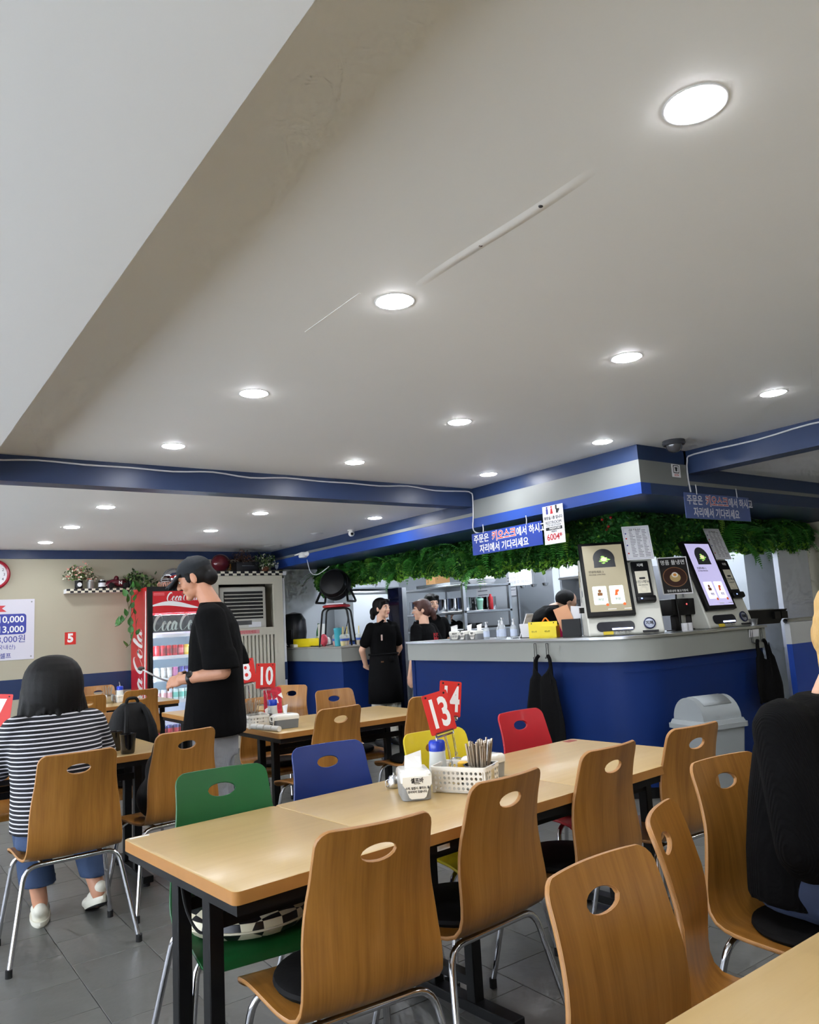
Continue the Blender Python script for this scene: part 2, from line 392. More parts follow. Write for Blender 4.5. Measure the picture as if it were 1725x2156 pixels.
# ================================================================= chairs
ply_edge = uvbands('plywood_edge', (190, 140, 84), (150, 100, 52), 5, .5, .45)
oak = wood('honey_plywood', (128, 82, 30), (157, 106, 43), (176, 124, 57), .34, scale=(26, 1.3, 1), grain=.62)
def paintm(n, c): return M(n, c, .42, var=(14, .06), coat=.05)
PROF = [(.402, .364), (.396, .382), (.372, .394), (.27, .399), (.14, .398), (.068, .400), (.022, .412), (-.006, .446), (-.017, .50), (-.019, .58), (-.026, .66), (-.044, .75), (-.070, .837)]
def shell_mesh(name, mats):
    pr = catmull([(0, y, z) for y, z in PROF], 12)
    cum = [0]
    for a, b in zip(pr, pr[1:]): cum.append(cum[-1]+(b-a).length)
    S = cum[-1]
    def at(s):
        for i in range(len(cum)-1):
            if s <= cum[i+1]+1e-9:
                t = (s-cum[i])/(cum[i+1]-cum[i]); p = pr[i].lerp(pr[i+1], t); d = (pr[i+1]-pr[i]).normalized(); return p, d
        return pr[-1], (pr[-1]-pr[-2]).normalized()
    hs, ha, hb = S-.072, .050, .0235
    def half(s):
        t = s/S
        wv = np.interp(s, [0, .05, .30, .46, .60, S-.12, S], [.200, .206, .204, .190, .181, .164, .158])
        r = .034
        if S-s < r: wv -= r-math.sqrt(max(0, r*r-(r-(S-s))**2))
        if s < r: wv -= r-math.sqrt(max(0, r*r-(r-s)**2))
        return wv
    rows = [0, .003, .009, .02, .034]+list(np.linspace(.06, hs-.06, 22))+list(np.linspace(hs-.035, hs+.035, 5))+[S-.034, S-.02, S-.009, S-.003, S-.0005]
    cols = list(np.linspace(-1, -.55, 4))[:-1]+list(np.linspace(-.5, .5, 7))+list(np.linspace(.55, 1, 4))[1:]
    c0, c1 = cols.index(-.5), cols.index(.5)
    j0 = len(rows)-10; j1 = j0+4
    th = .0115
    def pt(s, u, side):
        p, d = at(s); n = Vector((0, d.z, -d.y))           # forward / upward normal of the shell
        if n.z < -.2 or (abs(n.z) < .9 and n.y < 0): n = -n
        k = min(1, max(0, (s-.42)/.25)); bend = k*.95*u*u
        q = p+n*(side*th/2)+Vector((0, bend, (1-k)*.22*u*u*min(1, s/.1)))
        q.x = u; return q
    b = B(); idx = {}
    def vert(key, s, u, side, uvv=None):
        if key not in idx:
            idx[key] = len(b.v); b.v.append(tuple(pt(s, u, side))); b.uv[idx[key]] = uvv or (u, s)
        return idx[key]
    nr, nc = len(rows), len(cols)
    def gv(j, i, side): return vert(('g', j, i, side), rows[j], cols[i]*half(rows[j]), side)
    ring = [(j0, i) for i in range(c0, c1)]+[(j, c1) for j in range(j0, j1)]+[(j1, i) for i in range(c1, c0, -1)]+[(j, c0) for j in range(j1, j0, -1)]
    def hole(k, side):
        j, i = ring[k]; u = cols[i]*half(rows[j]); a = math.atan2((rows[j]-hs)/.035, cols[i]/.5)
        return vert(('h', k, side), hs+hb*math.sin(a), ha*math.cos(a), side)
    for side in (1, -1):
        def face(*v): b.f.append(v[::-1] if side == 1 else v); b.mi.append(0)
        for j in range(nr-1):
            for i in range(nc-1):
                if j0 <= j < j1 and c0 <= i < c1: continue
                face(gv(j, i, side), gv(j, i+1, side), gv(j+1, i+1, side), gv(j+1, i, side))
        for k in range(len(ring)):
            k2 = (k+1) % len(ring)
            face(gv(*ring[k], side), gv(*ring[k2], side), hole(k2, side), hole(k, side))
    # rounded plywood edge: own vertices, three rows, so the layers get their own texture
    def wall(loop, flip, out):
        n = len(loop); base = len(b.v)
        for t, f in ((0, 0), (.15, .6), (.5, 1), (.85, .6), (1, 0)):
            for (a, c, o) in loop:
                p = Vector(b.v[a]).lerp(Vector(b.v[c]), t)+o*(f*out)
                b.uv[len(b.v)] = (0, t); b.v.append(tuple(p))
        for t in range(4):
            for k in range(n):
                q = (base+t*n+k, base+t*n+(k+1) % n, base+(t+1)*n+(k+1) % n, base+(t+1)*n+k)
                b.f.append(q[::-1] if flip else q); b.mi.append(1)
    outer = [(0, i) for i in range(nc)]+[(j, nc-1) for j in range(1, nr)]+[(nr-1, i) for i in range(nc-2, -1, -1)]+[(j, 0) for j in range(nr-2, 0, -1)]
    lo = []
    for (j, i) in outer:
        o = Vector((0, 0, 0))
        p, d = at(rows[j])
        if i == 0: o += Vector((-1, 0, 0))
        if i == nc-1: o += Vector((1, 0, 0))
        if j == 0: o -= d
        if j == nr-1: o += d
        lo.append((gv(j, i, 1), gv(j, i, -1), o.normalized()))
    wall(lo, True, .0025)
    lh = []
    for k in range(len(ring)):
        a, c = hole(k, 1), hole(k, -1); j, i = ring[k]
        p, d = at(hs); o = -(Vector((cols[i], 0, 0))+d*((rows[j]-hs)/.07)).normalized(); lh.append((a, c, o))
    wall(lh, False, .002)
    return b.mesh(name, mats, smooth=50)
def arc_tube(P, rad, n=5):
    """polyline with rounded corners"""
    P = [Vector(p) for p in P]; out = [P[0]]
    for a, b, c in zip(P, P[1:], P[2:]):
        d0 = (a-b).normalized(); d1 = (c-b).normalized(); q0 = b+d0*rad; q1 = b+d1*rad
        for k in range(n+1):
            t = k/n; out.append((1-t)**2*q0+2*t*(1-t)*b+t*t*q1)
    return out+[P[-1]]
LEGS = []
for sx in (-1, 1):
    LEGS.append(B().tube(arc_tube([(sx*.255, -.035, .012), (sx*.188, .05, .383), (0, .05, .383)], .055), .0105, 10).mesh('leg', chrome))
    LEGS.append(B().tube(arc_tube([(sx*.24, .375, .012), (sx*.19, .31, .380), (0, .31, .380)], .055), .0105, 10).mesh('leg', chrome))
FEET = [B().lathe([(.0135, 0), (.0135, .03), (.011, .032)], 12, c=c).mesh('rubber_foot', rubber) for c in ((-.2545, -.034, 0), (-.2395, .374, 0), (.2545, -.034, 0), (.2395, .374, 0))]
RAIL = B().tube([(-.12, .05, .384), (-.12, .33, .384)], .008, 8).mesh('seat_rail', chrome)
RAIL2 = B().tube([(.12, .05, .384), (.12, .33, .384)], .008, 8).mesh('seat_rail', chrome)
def make_chair(name, shell):
    t = thing(name, None, 'chair')
    put('moulded_shell', shell, t)
    for l, f in zip(LEGS, FEET):
        o = put('leg', l, t); put('rubber_foot', f, o)
    put('seat_rail', RAIL, t); put('seat_rail', RAIL2, t)
    return t
wood_shell = shell_mesh('moulded_shell', [oak, ply_edge])
protos = {'wood': make_chair('plywood_chair', wood_shell)}
for n, c in (('green', (18, 86, 40)), ('blue', (20, 47, 116)), ('yellow', (204, 184, 18)), ('red', (186, 26, 38))):
    m = paintm(n+'_lacquer', c); protos[n] = make_chair(n+'_chair', shell_mesh('moulded_shell', [m, m]))
usedp = {}
def chair(kind, top, ang, label, group=None):
    """top = plan position of the middle of the backrest's upper edge; ang = facing, 0 looks along +Y"""
    a = R(ang); off = Vector((0, -.07, 0)); off.rotate(Euler((0, 0, a)))
    o = place(protos[kind], usedp.get(kind), label, 'chair', (top[0]-off.x, top[1]-off.y, 0), a, group); usedp[kind] = 1
    return o
G1 = 'plywood chairs around the tables'
c1 = chair('wood', (1.036, 1.606), -4, 'front plywood chair at the near side of the long table', G1)
c2 = chair('wood', (1.610, 1.758), 6.6, 'plywood chair second from left along the long table', G1)
c3 = chair('wood', (2.179, 1.843), 4.7, 'plywood chair with a dark scuff, third along the long table', G1)
c4 = chair('wood', (2.735, 1.885), -2, 'plywood chair at the right end of the long table, before the grey bin', G1)
cg = chair('green', (1.063, 2.679), 175, 'green lacquered chair with a handle hole, behind the left end of the long table')
cb = chair('blue', (1.58, 2.846), 177, 'blue lacquered chair with a handle hole, behind the long table')
cy_ = chair('yellow', (2.053, 2.75), 176, 'yellow lacquered chair behind the basket on the long table')
cr_ = chair('red', (2.72, 2.92), 184, 'red lacquered chair at the far side of the long table, before the blue counter')
r1 = chair('wood', (1.155, 1.07), 184, 'large plywood chair in the right foreground, front side showing', G1)
r2 = chair('wood', (1.522, 1.20), 207, 'plywood chair turned sideways beside the large foreground chair', G1)
r3 = chair('wood', (2.195, 1.465), 176, 'plywood chair the person in the black sweater sits on', G1)
cw = chair('wood', (.807, 3.598), 0, 'plywood chair the woman in the striped shirt sits on', G1)
w2 = chair('wood', (1.375, 3.855), 7, 'plywood chair beside the striped-shirt woman, a dark bag on its seat', G1)
m1 = chair('wood', (2.36, 4.02), 5, 'plywood chair with its back to us at the middle table, behind the blue chair', G1)
m3 = chair('wood', (3.04, 4.03), -5, 'plywood chair with ribbed black cushion, behind the yellow chair', G1)
m2 = chair('wood', (3.0, 5.25), 177, 'plywood chair facing us at the far side of the middle table, before the server', G1)
n5 = chair('wood', (2.40, 5.25), 180, 'plywood chair facing us at the middle table, behind the number ten card', G1)
m4 = chair('wood', (3.087, 6.076), 121, 'plywood chair turned sideways near the left kitchen counter', G1)
f1 = chair('wood', (2.20, 7.38), 4, 'plywood chair before the drinks fridge with its back to us', G1)
f2 = chair('wood', (1.69, 7.25), 0, 'darker-looking plywood chair behind the striped woman, back to us', G1)
f3 = chair('wood', (2.13, 8.72), 180, 'plywood chair against the back wall right of the woman\'s hair', G1)
f4 = chair('wood', (1.57, 8.38), 180, 'plywood chair against the back wall left of the woman\'s hair', G1)
chair('wood', (.72, 5.34), 180, 'plywood chair at the far left of the striped woman\'s table', G1)
bk = chair('wood', (1.46, 5.36), 180, 'plywood chair under the black backpack', G1)

# ================================================================= tables
top_m = wood('beech_laminate', (182, 150, 96), (191, 161, 106), (197, 168, 116), .33, uv=False, scale=(1.5, 22, 1), coat=.12, rnd=.02, grain=.9)
edge_m = M('beech_edge_band', (170, 118, 60), .35, var=(20, .1))
tag_m = M('white_sticker', (225, 226, 224), .6)
def table(label, x0, y0, L, D, ang, legs=2, h=.70, seams=(), posts=(.10,), stickers=()):
    """origin at the near left corner; +x along the length"""
    t = thing('dining_table', label, 'table', (x0, y0, 0), R(ang), 'beech tables on black frames')
    xs = [0]+list(seams)+[L]
    for a, b_ in zip(xs, xs[1:]):
        bb = B(); o = rrect(a+.0008, b_-.0008, 0, D, .022 if len(xs) == 2 else .018, 5); n = len(o)
        bb.add([(x, y, z) for z in (h-.032, h-.001) for x, y in o]+[((x-(a+b_)/2)*(1-.003/(b_-a))+(a+b_)/2, (y-D/2)*(1-.003/D)+D/2, h) for x, y in o], [tuple(range(n-1, -1, -1))]+[(i, (i+1) % n, n+(i+1) % n, n+i) for i in range(n)], 1)
        bb.f += [(n+i, n+(i+1) % n, 2*n+(i+1) % n, 2*n+i) for i in range(n)]; bb.mi += [0]*n
        bb.f.append(tuple(range(2*n, 3*n))); bb.mi.append(0)
        bb.obj('tabletop', [top_m, edge_m], t, smooth=30)
    i = .012
    fr = B().box(i, L-i, i, i+.03, h-.060, h-.032).box(i, L-i, D-i-.03, D-i, h-.060, h-.032).box(i, i+.03, i+.03, D-i-.03, h-.060, h-.032).box(L-i-.03, L-i, i+.03, D-i-.03, h-.060, h-.032)
    fr.obj('apron', black_m, t, smooth=0)
    for px in posts:
        for s in (-1, 1):
            B().box(px-.021, px+.021, D/2+s*.098-.021, D/2+s*.098+.021, .05, h-.04, bev=.003, seg=1).obj('leg_post', black_m, t)
        f = B().box(px-.028, px+.028, D/2-.29, D/2+.29, .02, .055, bev=.003, seg=1)
        fo = f.obj('foot_bar', black_m, t)
        for s in (-1, 1): B().lathe([(.018, 0), (.018, .012), (.008, .013), (.008, .022)], 10, c=(px, D/2+s*.26, 0)).obj('levelling_foot', rubber, fo)
        B().box(px-.02, px+.02, D/2-.09, D/2+.09, .1, .13).obj('cross_bar', black_m, t, smooth=0)
    for s in (-1, 1):
        B().box(posts[0]+.02, posts[-1]-.02, D/2+s*.098-.012, D/2+s*.098+.012, h-.165, h-.132).obj('shelf_rail', black_m, t, smooth=0)
    for k, (sx, sl) in enumerate(stickers):
        B().box(sx, sx+sl, i-.001, i, h-.056, h-.042).obj('paper_sticker', tag_m, t, smooth=0)
    return t
T1 = table('long beech-topped table in the centre with napkins, basket and number cards', .748, 1.808, 2.19, .72, 4.5, seams=(.525, 1.36), posts=(.07, 1.0, 2.08), stickers=((.65, .05), (.78, .06), (1.34, .12), (.38, .07)))
B().box(.015, .075, .70, .712, .70, .7004).obj('white_tape', tag_m, T1, smooth=0); B().prism(rrect(2.09, 2.16, .66, .705, .01), .70, .7004).obj('red_sticker', M('dull_red_sticker', (150, 60, 52), .5), T1, smooth=0)
B().tube(catmull([(.05, .42, .64), (.06, .40, .55), (.08, .36, .50), (.12, .33, .52), (.13, .32, .6)], 5), .004, 6).obj('hanging_cable', rubber, T1)
T2 = table('middle beech table carrying the number ten card, behind the blue chair', 2.07, 4.27, 1.2, .73, .5, posts=(.10, 1.08))
T4 = table('beech table the striped-shirt woman sits at', .12, 4.27, 1.32, .73, 0, posts=(.12, 1.2))
T3 = table('small beech table behind the standing man', 2.06, 5.70, .70, .72, 0, posts=(.1, .6))
T7 = table('beech table near the back wall behind the backpack', 1.35, 7.52, 1.25, .66, 0, posts=(.1, 1.15))
T6 = table('beech table in the lower right corner of the foreground', .30, .06, 2.0, .72, 1, posts=(.12, 1.85))

# ================================================================= seat cushions and bags
cush = M('black_cushion_cloth', (9, 9, 10), .75, bump=(60, .2, .004), spec=.25)
def cushion(ch, label, dx=0, dy=.2, r=.168, m=cush):
    c = ch.matrix_world if False else None
    a = ch.rotation_euler.z; p = Vector((dx, dy, .4075)); p.rotate(Euler((0, 0, a)))
    o = B().lathe([(r*.96, .002), (r, .012), (r*.98, .022), (r*.9, .028), (r*.4, .030), (0, .028)], 36).obj('seat_cushion', m, loc=(ch.location.x+p.x, ch.location.y+p.y, p.z), rot=(R(1), 0, a))
    return tag(o, label, 'cushion', 'round black seat cushions')
cushion(c1, 'round black seat cushion on the front plywood chair')
cushion(c2, 'round black seat cushion on the second chair of the long table')
cushion(c3, 'round black seat cushion on the third chair of the long table')
cushion(cw, 'round black cushion under the striped-shirt woman')
cushion(m3, 'ribbed black round cushion on the chair behind the yellow chair')
cushion(r3, 'round black cushion under the person in the black sweater')
cushion(n5, 'round black cushion on the chair behind the number ten card')
cushion(m2, 'round black cushion on the chair facing us in front of the server')
cushion(cr_, 'round black cushion on the red chair')
cushion(cb, 'round black cushion on the blue chair')
# checked cushion on the green chair: real seams between the black and cream patches come from a checker on the cloth
chk = bpy.data.materials.new('checked_vinyl'); chk.use_nodes = True
nt = chk.node_tree; tc = nt.nodes.new('ShaderNodeTexCoord'); ck = nt.nodes.new('ShaderNodeTexChecker'); ck.inputs['Scale'].default_value = 17
ck.inputs['Color1'].default_value = lin((222, 214, 186)); ck.inputs['Color2'].default_value = lin((20, 20, 28))
nt.links.new(tc.outputs['Object'], ck.inputs['Vector']); nt.links.new(ck.outputs[0], nt.nodes['Principled BSDF'].inputs['Base Color']); nt.nodes['Principled BSDF'].inputs['Roughness'].default_value = .35
a = cg.rotation_euler.z; p = Vector((0, .205, .408)); p.rotate(Euler((0, 0, a)))
t = thing('checked_cushion', 'puffy black and cream checked cushion on the green chair', 'cushion', (cg.location.x+p.x, cg.location.y+p.y, p.z), a+R(12))
B().lathe([(.14, .0), (.182, .012), (.200, .034), (.194, .058), (.16, .076), (.06, .084), (0, .082)], 40).obj('cover', chk, t)
B().tube([(.201*math.cos(x), .201*math.sin(x), .036) for x in np.linspace(0, 2*PI, 49)], .0035, 6).obj('piping', M('cream_piping', (214, 206, 180), .5), t)
# ================================================================= service counter
def path_off(P, d):
    """offset a plan polyline to the left of its direction"""
    P = [Vector((x, y, 0)) for x, y in P]; out = []
    for i, p in enumerate(P):
        t = (P[min(i+1, len(P)-1)]-P[max(i-1, 0)]).normalized(); n = Vector((-t.y, t.x, 0)); out.append((p.x+n.x*d, p.y+n.y*d))
    return out
front = [(4.43, 6.23), (4.40, 5.2), (4.37, 4.2)]
for k in range(9):
    a = R(180+90*k/8); front.append((4.74+.375*math.cos(a), 3.835+.385*math.sin(a)))
front += [(5.3, 3.45), (6.04, 3.45)]
def band(P, z0, z1, d0, d1):
    """solid wall between two offsets of the counter path"""
    A, Bq = path_off(P, d0), path_off(P, d1); n = len(P); b = B()
    vs = [(x, y, z) for z in (z0, z1) for x, y in A]+[(x, y, z) for z in (z0, z1) for x, y in Bq]
    fs = []
    for i in range(n-1): fs += [(i, i+1, n+i+1, n+i), (2*n+i, 3*n+i, 3*n+i+1, 2*n+i+1), (n+i, n+i+1, 3*n+i+1, 3*n+i), (i, 2*n+i, 2*n+i+1, i+1)]
    fs += [(0, n, 3*n, 2*n), (n-1, 3*n-1, 4*n-1, 2*n-1)]
    return b.add(vs, fs)
ct = thing('service_counter', 'long blue serving counter with light grey fascia and rounded corner', 'counter')
cblue = M('counter_blue_paint', (20, 45, 104), .5, var=(2, .05), spec=.2)
band(front, .08, .952, .04, .10).obj('front_panel', cblue, ct)
band(front, .0, .08, .07, .10).obj('toe_kick', black_m, ct)
band(front, .948, 1.108, .0, .05).obj('fascia', grey_m, ct)
band(front[6:], .868, .878, .034, .05).obj('moulding', cblue, ct)
B().box(4.46, 5.0, 6.17, 6.22, .0, 1.1).obj('end_panel', cblue, ct, smooth=0)
tag(band(front, 1.108, 1.126, -.02, .56).obj('counter_worktop', steel), 'brushed steel worktop along the serving counter', 'worktop')
lc = thing('side_counter', 'short blue and grey kitchen counter left of the server', 'counter')
B().box(4.46, 5.0, 7.54, YB-.04, .08, .925).obj('front_panel', cblue, lc, smooth=0)
B().box(4.50, 5.0, 7.58, YB-.04, 0, .08).obj('toe_kick', black_m, lc, smooth=0)
B().box(4.43, 5.0, 7.51, YB-.04, .925, 1.075).obj('fascia', grey_m, lc, smooth=0)
tag(B().box(4.42, 5.02, 7.50, YB-.04, 1.075, 1.092, bev=.003).obj('counter_worktop', M('speckled_stone', (150, 146, 138), .4, var=(90, .4))), 'speckled grey worktop of the short side counter', 'worktop')

# ================================================================= artificial hedge under the soffit
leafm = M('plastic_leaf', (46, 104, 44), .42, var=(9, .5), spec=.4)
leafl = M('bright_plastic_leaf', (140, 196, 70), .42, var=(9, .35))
fernm = M('fern_leaf', (72, 150, 56), .4, var=(7, .4))
rng = np.random.default_rng(3)
def hedge(name, label, p0, p1, nrm, hfun, n):
    p0 = np.array(p0); p1 = np.array(p1); nrm = np.array(nrm); tdir = (p1-p0)/np.linalg.norm(p1-p0); Lh = np.linalg.norm(p1-p0)
    s = rng.random(n)*Lh
    zb = np.array([hfun(x) for x in s]); z = zb+(2.10-zb)*rng.random(n)**.9
    edge = np.clip((z-zb)/.12, 0, 1)
    dep = (.03+.075*np.sin(np.clip((z-zb)/(2.1-zb), 0, 1)*PI)**.6+.02*np.sin(s*9)*np.cos(z*13))*(.5+.5*edge)
    dep = dep*(.55+.45*rng.random(n)**.5)
    c = p0[None, :]+np.outer(s, tdir)+np.outer(dep, nrm); pos = np.column_stack([c[:, 0], c[:, 1], z])
    # each leaf a bent quad pair
    d = rng.normal(size=(n, 3)); d[:, 2] -= .35; d[:, 0] += nrm[0]*.9; d[:, 1] += nrm[1]*.9; d /= np.linalg.norm(d, axis=1)[:, None]
    q = rng.normal(size=(n, 3)); sd = np.cross(d, q); sd /= np.linalg.norm(sd, axis=1)[:, None]; nn = np.cross(d, sd)
    L = (.022+.028*rng.random(n))[:, None]; Wd = L*.42
    v = np.stack([pos, pos+d*L*.5+sd*Wd+nn*L*.12, pos+d*L, pos+d*L*.5-sd*Wd+nn*L*.12], 1).reshape(-1, 3)
    fs = np.arange(n)[:, None]*4; F = np.concatenate([fs+np.array([0, 1, 2]), fs+np.array([0, 2, 3])], 1).reshape(-1, 3)
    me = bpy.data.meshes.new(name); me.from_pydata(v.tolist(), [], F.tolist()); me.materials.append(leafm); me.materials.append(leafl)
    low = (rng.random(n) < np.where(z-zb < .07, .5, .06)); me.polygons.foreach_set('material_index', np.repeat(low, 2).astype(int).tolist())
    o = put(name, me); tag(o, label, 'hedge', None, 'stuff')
    # wire mat carrying the leaves
    b = B(); k = 40
    for i in range(k):
        a0 = p0+tdir*Lh*i/k; a1 = p0+tdir*Lh*(i+1)/k; z0 = min(hfun(Lh*i/k), hfun(Lh*(i+1)/k))+.03
        q0 = a0-nrm*.012; q1 = a1-nrm*.012; q2 = a0+nrm*.02; q3 = a1+nrm*.02
        b.add([(*q[:2], zz) for q in (q0, q1, q2, q3) for zz in (z0, 2.10)], [(0, 2, 3, 1), (4, 5, 7, 6), (0, 4, 6, 2), (1, 3, 7, 5)])
    b.obj('backing_mat', M('dark_green_mat', (16, 40, 18), .8), o, smooth=0)
    return o, p0, tdir, Lh, nrm, hfun
def hA(s): return float(np.interp(s, [0, .6, 1.2, 1.9, 2.6, 3.2, 4.0, 4.7, 5.4], [1.72, 1.72, 1.74, 1.71, 1.80, 1.82, 1.83, 1.79, 1.71]))+.015*math.sin(s*11)+.012*math.sin(s*23)
def hB(s): return float(np.interp(s, [0, .5, 1.0, 2, 3.2], [1.72, 1.75, 1.77, 1.80, 1.83]))+.015*math.sin(s*9)+.012*math.sin(s*21)
H1 = hedge('artificial_hedge', 'artificial green hedge hanging under the soffit along the serving counter', (5.07, 3.93, 0), (5.07, 9.0, 0), (-1, 0, 0), hA, 30000)
H2 = hedge('artificial_hedge', 'artificial green hedge hanging over the kiosks on the right side', (4.99, 4.00, 0), (7.9, 4.00, 0), (0, -1, 0), hB, 20000)
def frond(L, curl):
    b = B(); n = 16; pts = [Vector((0, L*t, curl*L*(t*.9-t*t*1.5))) for t in np.linspace(0, 1, n+1)]
    b.tube(pts, [.0022*(1-.7*i/n) for i in range(n+1)], 4)
    for i in range(1, n+1):
        t = i/n; p = pts[i]; wv = L*.27*math.sin(PI*min(1, t*.93+.1))**.8*(1-t*.45)
        for s in (-1, 1):
            tip = p+Vector((s*wv, wv*.32, -wv*.22)); q = p+Vector((0, L/n*.62, 0)); m0 = p+Vector((s*wv*.55, wv*.06, -.02*wv)); m1 = p+Vector((s*wv*.55, wv*.06+L/n*.7, -.02*wv))
            b.add([p, m0, tip, m1, q], [(0, 1, 2, 3, 4) if s > 0 else (4, 3, 2, 1, 0)])
    return b
FR = [frond(.30, .6).mesh('fern_frond', fernm), frond(.25, .35).mesh('fern_frond', fernm), frond(.22, .9).mesh('fern_frond', leafl)]
def ferns(H, n, lo=0, hi=1):
    o, p0, td, Lh, nrm, hf = H
    for i in range(n):
        s = Lh*(lo+(hi-lo)*(i+.5*random.random())/n); z = hf(s)+.08+random.random()*.27
        for k in range(random.choice((3, 4, 5))):
            dirv = Vector(nrm)*random.uniform(.25, .7)+Vector(td)*random.uniform(-.9, .9)+Vector((0, 0, random.uniform(-.9, .35))); dirv.normalize()
            upv = Vector((0, 0, 1)) if abs(dirv.z) < .8 else Vector(nrm)
            xa = dirv.cross(upv).normalized(); za = xa.cross(dirv)
            m = Matrix((xa, dirv, za)).transposed().to_4x4(); m.translation = Vector(p0)+Vector(td)*s+Vector(nrm)*.09+Vector((0, 0, z))
            q = put('fern_frond', random.choices(FR, (4, 4, 1))[0], o); q.matrix_world = m; q.scale = [random.uniform(.75, 1.15)*(.5 if s < 1.25 and H is not H1 or s < .5 else 1)]*3
ferns(H1, 38); ferns(H2, 26)
# a few red berries stuck in the corner of the hedge
for k, (y, z) in enumerate(((3.47, 2.04), (3.56, 2.035), (3.50, 1.97), (3.52, 1.945))):
    tag(B().ell((0, 0, 0), (.012, .012, .012)).obj('red_berry', M('red_berry', (190, 30, 34), .35), loc=(4.95, y+.55, z+.02), ), 'small red plastic berry in the hedge corner above the first kiosk', 'berry', 'red berries in the hedge')

# ================================================================= hanging signs and notices
UX = R(90)
def facing(rz): return (R(90), 0, rz)         # flat item standing upright, readable from the side it faces
FX = -PI/2                                    # faces -X
signb = M('sign_blue', (36, 64, 156), .4); 
def board(name, label, cat, loc, rz, w_, h_, m, th=.006, bev=.001):
    """upright board; local x = to the reader's right, local y = up, +z towards the reader"""
    t = thing(name, label, cat, loc); t.rotation_euler = (PI/2, 0, rz)
    B().box(-w_/2, w_/2, -h_/2, h_/2, -th, 0, bev=bev, seg=1).obj('board', m, t)
    return t
def kiosk_sign(label, loc, rz, m, tw, tr):
    t = board('hanging_sign', label, 'sign', loc, rz, .85, .19, m)
    text('주문은', .078, tw, t, (-.40, .038, .001), ax='LEFT', bold=.018, sx=.92)
    text('키오스크', .088, white_ink, t, (-.165, .038, .0008), ax='LEFT', bold=.05, sx=.92)
    text('키오스크', .088, tr, t, (-.165, .038, .0014), ax='LEFT', bold=.012, sx=.92)
    text('에서 하시고', .078, tw, t, (.135, .038, .001), ax='LEFT', bold=.018, sx=.88)
    text('자리에서 기다리세요', .078, tw, t, (-.03, -.052, .001), bold=.018, sx=.9)
    for x in (-.27, .26):
        B().tube([(x, .085, .002), (x+.004, .12, .0), (x, .16, .0)], .004, 6).obj('cable_tie', cable_m, t)
    return t
kiosk_sign('blue hanging sign with white Korean lettering, left of the restroom notice', (4.372, 4.66, 1.952), -PI/2, signb, white_ink, red_ink)
kiosk_sign('blue hanging sign in shaded colours, with Korean lettering over the right kiosk', (5.28, 3.262, 2.038), 0, M('sign_shaded_blue', (78, 96, 150), .35), M('shaded_white_letters', (214, 214, 222), .5), M('shaded_red_letters', (178, 84, 92), .5))  # same sign as the left one, its shade put into duller colours
t = board('restroom_notice', 'white restroom notice with password, hanging beside the blue sign', 'notice', (4.366, 4.10, 1.998), -PI/2, .215, .30, paper, .002, 0)
text('화장실 1층 입니다', .03, ink, t, (0, .052, .001), bold=.015, sx=.86); text('RESTROOM', .034, ink, t, (0, .016, .001), sx=.95)
text('IS ON THE 1ST FLOOR', .018, ink, t, (0, -.006, .001), sx=.85)
B().box(-.085, .085, -.042, -.018, 0, .0008).obj('black_bar', ink, t, smooth=0); text('PASSWORD', .022, white_ink, t, (.012, -.030, .0014), bold=.02)
text('비밀번호', .016, ink, t, (0, -.055, .001)); text('6004*', .07, red_ink, t, (0, -.098, .001), bold=.012, sx=.95)
B().prism(rrect(-.07, -.05, -.0, .045, .008), 0, .001, rotm(t=(0, .085, 0))).prism([(-.06+.008*math.cos(a), .138+.008*math.sin(a)) for a in np.linspace(0, 6.0, 12)], 0, .001).obj('pictogram', blue_ink, t, smooth=0)
B().prism([(-.026, .085), (.002, .085), (-.006, .128), (-.018, .128)], 0, .001).prism([(-.012+.008*math.cos(a), .138+.008*math.sin(a)) for a in np.linspace(0, 6.0, 12)], 0, .001).obj('pictogram', red_ink, t, smooth=0)
B().prism([(.03, .148), (.046, .148), (.046, .118), (.072, .118), (.066, .1), (.056, .094), (.058, .085), (.036, .085), (.036, .112), (.03, .118)], 0, .001).obj('pictogram', ink, t, smooth=0)
B().box(-.1, .1, .138-.0, .1385, 0, .0006).obj('rule', ink, t, smooth=0)
t = board('phone_notice', 'small white telephone notice on the grey soffit stripe near the dome camera', 'notice', (4.80, 3.268, 2.288), 0, .10, .095, paper, .003, 0)
B().prism(rrect(-.035, .035, -.018, .04, .008), 0, .0006).prism(rrect(-.028, .028, -.012, .034, .006), .0006, .0008).obj('frame', ink, t, smooth=0)
B().prism(rrect(-.029, .029, -.0125, .0345, .006), .0008, .0011).obj('field', paper, t, smooth=0)
B().prism([(-.02, .018), (-.014, .026), (.014, .026), (.02, .018), (.012, .018), (.010, -.004), (-.010, -.004), (-.012, .018)], .0011, .0016).obj('phone_pictogram', ink, t, smooth=0)
text('CCTV', .02, red_ink, t, (0, -.034, .001), bold=.02)
